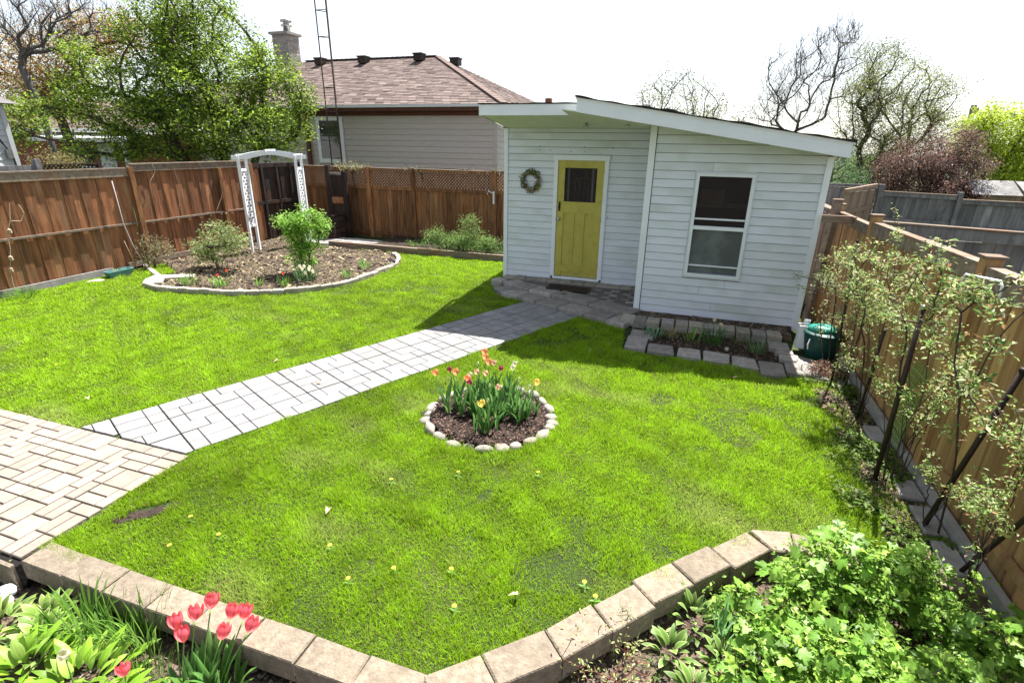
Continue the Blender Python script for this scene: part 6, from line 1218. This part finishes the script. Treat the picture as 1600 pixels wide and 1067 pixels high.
# hip roof
rz0, rz1, ry0, ry1 = 3.64, 5.72, 8.0, 12.5; rxa, rxb = -7.4, -13.8; ex = rxa + (ry1 - ry0)
Vr = [(-18.4, ry0, rz0), (ex, ry0, rz0), (rxa, ry1, rz1), (rxb, ry1, rz1), (ex, 17, rz0), (-18.4, 17, rz0)]
part('roof', Vr, [(0, 1, 2, 3), (1, 4, 2), (4, 5, 3, 2), (5, 0, 3), (0, 5, 4, 1)], ROOFT, hs)
SHG = material('roof_tab', (1, 1, 1), (.8, .8, .8), 30, .95, .5, 60, objvar=0, use_col=True)
def shingles(name, A, B, D, E_, rows, tab):
    """A,B eave ends; E_,D ridge ends (over A, over B)"""
    A, B, D, E_ = map(Vector, (A, B, D, E_)); n = (B - A).cross(E_ - A).normalized(); V = []; cols = []
    if n.z < 0: n = -n
    for r in range(rows):
        a0, b0 = A.lerp(E_, r / rows), B.lerp(D, r / rows); a1, b1 = A.lerp(E_, (r + 1.05) / rows), B.lerp(D, (r + 1.05) / rows); L_ = (b0 - a0).length; k = max(1, int(L_ / tab)); off = random.random() * .8
        d0 = (b0 - a0).normalized(); L1 = (b1 - a1).length; sh = (a1 - a0).dot(d0); perp = (a1 - a0) - d0 * sh
        x = -off * tab
        while x < L_:
            x0, x1 = max(x, 0), min(x + tab * .97, L_); x += tab
            if x1 - x0 < .02: continue
            t0, t1 = max(x0, sh), min(x1, sh + L1); 
            if t1 < t0: t0 = t1 = min(max((x0 + x1) / 2, sh), sh + L1)
            lift = random.uniform(.018, .03); V += [a0 + d0 * x0 + n * lift, a0 + d0 * x1 + n * lift, a0 + d0 * t1 + perp + n * .010, a0 + d0 * t0 + perp + n * .010]
            V += [a0 + d0 * x0 + n * lift, a0 + d0 * x1 + n * lift, a0 + d0 * x1 + n * .002, a0 + d0 * x0 + n * .002]
            c = np.array(random.choice([(.20, .155, .14), (.17, .125, .115), (.24, .185, .165), (.13, .095, .088), (.19, .14, .13)])) * random.uniform(.85, 1.15); cols += [c] * 8
    c0 = centre(V); me = mesh_np(name, np.array(V) - c0, 4, SHG, np.array(cols)); o = obj(name, me, hs, c0); o['kind'] = 'stuff'
random.seed(9)
shingles('shingles', Vr[0], Vr[1], Vr[2], Vr[3], 34, .32); shingles('shingles', Vr[1], Vr[4], Vr[2], Vr[2], 34, .32)
def ridge_caps(P, Q, n):
    P, Q = Vector(P), Vector(Q); g = G()
    for i in range(n):
        a, b = P.lerp(Q, i / n), P.lerp(Q, (i + 1.1) / n); g.beam(a + Vector((0, 0, .035)), b + Vector((0, 0, .025)), .24, .03)
    props(g.part('ridge_cap', ROOFT, hs), kind='stuff')
ridge_caps(Vr[1], Vr[2], 26); ridge_caps(Vr[2], Vr[3], 26)
for x, y, z in ((-12.7, 12.0, 5.5), (-10.55, 12.0, 5.5), (-7.95, 12.0, 5.52), (-6.5, 12.3, 5.35)):
    G().box((x - .18, y - .18, z), (x + .18, y + .18, z + .22)).box((x - .21, y - .21, z + .22), (x + .21, y + .21, z + .27)).part('roof_vent', BLACKM, hs)
# chimney
chm = box_part('chimney', (-15.25, 12.2, 4.8), (-14.45, 12.95, 6.78), GREYBRICK, hs)
for r in range(24):
    for k in range(4):
        x0 = -15.26 + k * .215 + (.10 if r % 2 else 0) - .06; box_part('brick', (max(x0, -15.26), 12.185, 5.0 + r * .076), (min(x0 + .205, -14.44), 12.198, 5.0 + r * .076 + .066), GREYBRICK, chm)
for r in range(24):
    for k in range(2): y0 = 12.2 + k * .3 + (.1 if r % 2 else 0); box_part('brick', (-14.452, y0, 5.0 + r * .076), (-14.435, min(y0 + .28, 12.95), 5.0 + r * .076 + .066), GREYBRICK, chm)
box_part('chimney_cap', (-15.35, 12.1, 6.78), (-14.35, 13.05, 6.88), CONC, hs); lathe('flue', (-14.75, 12.6, 6.88), [(.16, 0), (.16, .25), (.24, .27), (.24, .31), (.14, .33), (.14, .42), (.25, .44), (.24, .50), (.05, .55)], METAL, hs, 14)
# antenna tower
an = thing('antenna_tower', 'tall thin brown lattice antenna mast standing beside the tan house wall', 'antenna mast', (-9.3, 8.2, -.2))
L1 = [(-9.55, 7.88, -.2), (-9.60, 7.88, 11.0)]; L2 = [(-9.12, 7.88, -.2), (-9.17, 7.88, 11.0)]; L3 = [(-9.33, 8.2, -.2), (-9.38, 8.2, 11.0)]
RUST = material('rusty_steel', (.10, .065, .055), (.06, .04, .035), 12, .7, .2, objvar=.1)
for L_ in (L1, L2, L3): G().tube(L_, .022, 6).part('leg', RUST, an)
for k in range(14):
    z = .3 + k * .78; f = lambda L_: Vector(L_[0]).lerp(Vector(L_[1]), (z + .2) / 11.2)
    for a, b in ((L1, L2), (L2, L3), (L3, L1)): G().tube([f(a), f(b)], .014, 5).part('rung', RUST, an)
# ------------------------------------------------------------ far left buildings and small far things
wh = thing('white_house', 'white clapboard house wall at the left edge beyond the fence', 'house', (-15, -4, -.2))
box_part('wall', (-18, -9, -.2), (-13.05, -.02, 3.15), CLAP, wh); siding(wh, -9, 0, -13.05, 1.2, 3.2, CLAP, axis='y', nrm=1, e=.14); box_part('corner_trim', (-13.1, -.08, -.2), (-12.98, .02, 3.2), CLAP, wh)
part('roof', [(-18.2, -9.2, 3.2), (-12.8, -9.2, 3.2), (-12.8, .25, 3.2), (-18.2, .25, 3.2), (-15.5, -9.2, 4.0), (-15.5, .25, 4.0)], [(0, 3, 5, 4), (1, 4, 5, 2), (0, 4, 1), (3, 2, 5), (0, 1, 2, 3)], material('grey_roof', (.16, .15, .15), objvar=0), wh)
G().tube([(-12.96, -.35, 3.1), (-12.95, -.3, 2.4), (-12.94, -.12, 2.0), (-12.94, -.1, 1.5)], .02, 5).part('cable', BLACKM, wh); box_part('meter_box', (-12.97, -.25, 1.95), (-12.9, -.12, 2.15), GREYWOOD, wh)
bh = thing('brick_house', 'low red brick house with brown roof and white awning seen through the tree', 'house', (-22, 8, -.2))
box_part('wall', (-27, 7.5, -.2), (-16.5, 12, 2.6), BRICKM, bh)
for r in range(14):
    for k in range(0, 34): x0 = -26.9 + k * .3 + (.15 if r % 2 else 0); box_part('brick', (x0, 7.47, 1.2 + r * .1), (x0 + .285, 7.499, 1.2 + r * .1 + .085), BRICKM, bh) if k > 12 else None
part('roof', [(-27.5, 7.0, 2.75), (-16, 7.0, 2.75), (-17.5, 10, 4.1), (-26, 10, 4.1), (-16, 13, 2.75), (-27.5, 13, 2.75)], [(0, 1, 2, 3), (1, 4, 2), (4, 5, 3, 2), (5, 0, 3), (0, 5, 4, 1)], ROOFT, bh)
part('awning', [(-23.6, 7.45, 2.66), (-18.0, 7.45, 2.66), (-18.0, 6.5, 2.45), (-23.6, 6.5, 2.45), (-23.6, 7.45, 2.60), (-18.0, 7.45, 2.60), (-18.0, 6.5, 2.30), (-23.6, 6.5, 2.30)], [(0, 3, 2, 1), (4, 5, 6, 7), (0, 1, 5, 4), (1, 2, 6, 5), (2, 3, 7, 6), (3, 0, 4, 7)], WHITE, bh); box_part('gutter', (-27.5, 6.92, 2.68), (-16, 7.0, 2.80), WHITE, bh)
bw_ = box_part('window', (-22.6, 7.44, 1.3), (-21.4, 7.465, 2.25), DARK, bh); box_part('sill', (-22.7, 7.4, 1.22), (-21.3, 7.47, 1.3), WHITE, bw_); box_part('pane', (-22.5, 7.43, 1.36), (-21.5, 7.438, 2.2), DGLASS, bw_); box_part('door', (-20.9, 7.43, .2), (-20.0, 7.465, 2.3), CLAP, bh); G().beam((-18.2, 6.6, -.2), (-18.2, 6.6, 2.35), .12, .12).part('awning_post', WHITE, bh)
lp = thing('low_grey_panel', 'short grey board panel above the left fence at the picture edge', 'fence', (-8.6, -3.4, 0))
for k in range(4): box_part('board', (-8.62, -5.9 + k * .92, 1.78), (-8.58, -4.99 + k * .92, 1.955), GREYWOOD, lp)
box_part('post', (-8.66, -2.24, 0), (-8.56, -2.14, 2.06), GREYWOOD, lp)
ll = thing('dark_lattice', 'dark diamond lattice strip above the left fence', 'lattice', (-8.6, -1.8, 1.8)); g = G(); y = -2.3
while y < -1.1:
    g.beam((-8.6, y, 1.70), (-8.6, y + .24, 1.94), .01, .022, (1, 0, 0)); g.beam((-8.61, y + .24, 1.70), (-8.61, y, 1.94), .01, .022, (1, 0, 0)); y += .075
props(g.part('strips', DARKWOOD, ll), kind='stuff'); box_part('rail', (-8.63, -2.14, 1.94), (-8.57, -1.1, 1.965), DARKWOOD, ll); box_part('rail', (-8.63, -2.14, 1.67), (-8.57, -1.1, 1.70), DARKWOOD, ll); box_part('post', (-8.63, -1.1, 0), (-8.57, -1.04, 1.98), DARKWOOD, ll)
# far right shed, pole, chimney
gs = thing('far_garden_shed', 'small grey-roofed shed beyond the far grey fence on the right', 'shed', (12.3, 12.5, -.2))
box_part('wall', (11.9, 12.1, -.2), (13.0, 13.6, 1.18), TANWOOD, gs); part('roof', [(11.6, 11.85, 1.15), (12.9, 11.85, 1.15), (12.9, 12.7, 1.55), (11.6, 12.7, 1.55), (12.9, 13.7, 1.15), (11.6, 13.7, 1.15)], [(0, 1, 2, 3), (3, 2, 4, 5), (1, 4, 2), (5, 0, 3), (0, 5, 4, 1)], GREYWOOD, gs)
gs2 = thing('far_garden_shed', 'tan shed at the right picture edge beyond the far grey fence', 'shed', (14.2, 13.2, -.2)); box_part('wall', (13.5, 13.0, -.2), (15.2, 14.5, 1.15), TANWOOD, gs2); part('roof', [(13.4, 12.8, 1.15), (15.4, 12.8, 1.15), (15.4, 13.7, 1.5), (13.4, 13.7, 1.5), (15.4, 14.7, 1.15), (13.4, 14.7, 1.15)], [(0, 1, 2, 3), (3, 2, 4, 5), (1, 4, 2), (5, 0, 3), (0, 5, 4, 1)], GREYWOOD, gs2)
up_ = thing('utility_pole', 'distant wooden utility pole above the yellow-green tree', 'utility pole', (20.2, 37, -.2)); G().tube([(20.2, 37, -.2), (20.2, 37, 5.3)], [.2, .17], 8).part('pole', GREYWOOD, up_); G().beam((20.05, 37, 5.0), (20.5, 37, 5.0), .2, .3).part('transformer', GREYWOOD, up_)
fc = thing('far_house', 'distant house roof with small red chimney left of the shed roof', 'house', (-8.5, 34, -.2)); box_part('wall', (-13, 33, -.2), (-5, 40, 4.0), CLAP, fc); part('roof', [(-13.3, 32.6, 3.9), (-4.6, 32.6, 3.9), (-6.5, 36.5, 5.35), (-11.5, 36.5, 5.35), (-4.6, 40.4, 3.9), (-13.3, 40.4, 3.9)], [(0, 1, 2, 3), (1, 4, 2), (4, 5, 3, 2), (5, 0, 3), (0, 5, 4, 1)], ROOFT, fc); box_part('chimney', (-8.55, 33.2, 4.2), (-8.1, 33.7, 5.75), BRICKM, fc)
# background shrubs/trees low on the horizon
random.seed(70)
hz = [(13.5, 30, 2.2, 'green'), (22, 30, 2.6, 'yellow'), (28, 34, 3.2, 'green'), (-28, 22, 5, 'green'), (-34, 12, 5.5, 'bronze'), (-40, 2, 6, 'green'), (5.6, 33, 2.4, 'grey')]
nm = {'green': ('dull green', [(.10, .17, .04), (.15, .22, .05)]), 'yellow': ('yellowish', [(.3, .36, .06), (.22, .3, .05)]), 'bronze': ('bronze', [(.3, .2, .08), (.2, .2, .06)]), 'grey': ('greyish bare', [(.16, .16, .10), (.2, .22, .1)])}
wh_ = ['behind the pale leaf tree right of the shed', 'behind the yellow-green tree', 'at the far right horizon', 'behind the tan house roof', 'behind the bronze tree', 'beyond the white house', 'far behind the right part of the shed']
for (x, y, h, kd), ww in zip(hz, wh_):
    tree('distant_tree', 'distant %s tree %s' % (nm[kd][0], ww), 'tree', [(x, y, -.2)], [(x, y, h * .35)], [(x, y, h * .62, h * .5, h * .38), (x + h * .4, y, h * .5, h * .35, h * .3), (x - h * .4, y, h * .45, h * .35, h * .3)], 90, 5000 if kd != 'grey' else 900, .10, nm[kd][1], GREYBARK, .02, .6, .4, (1, .7, .012))
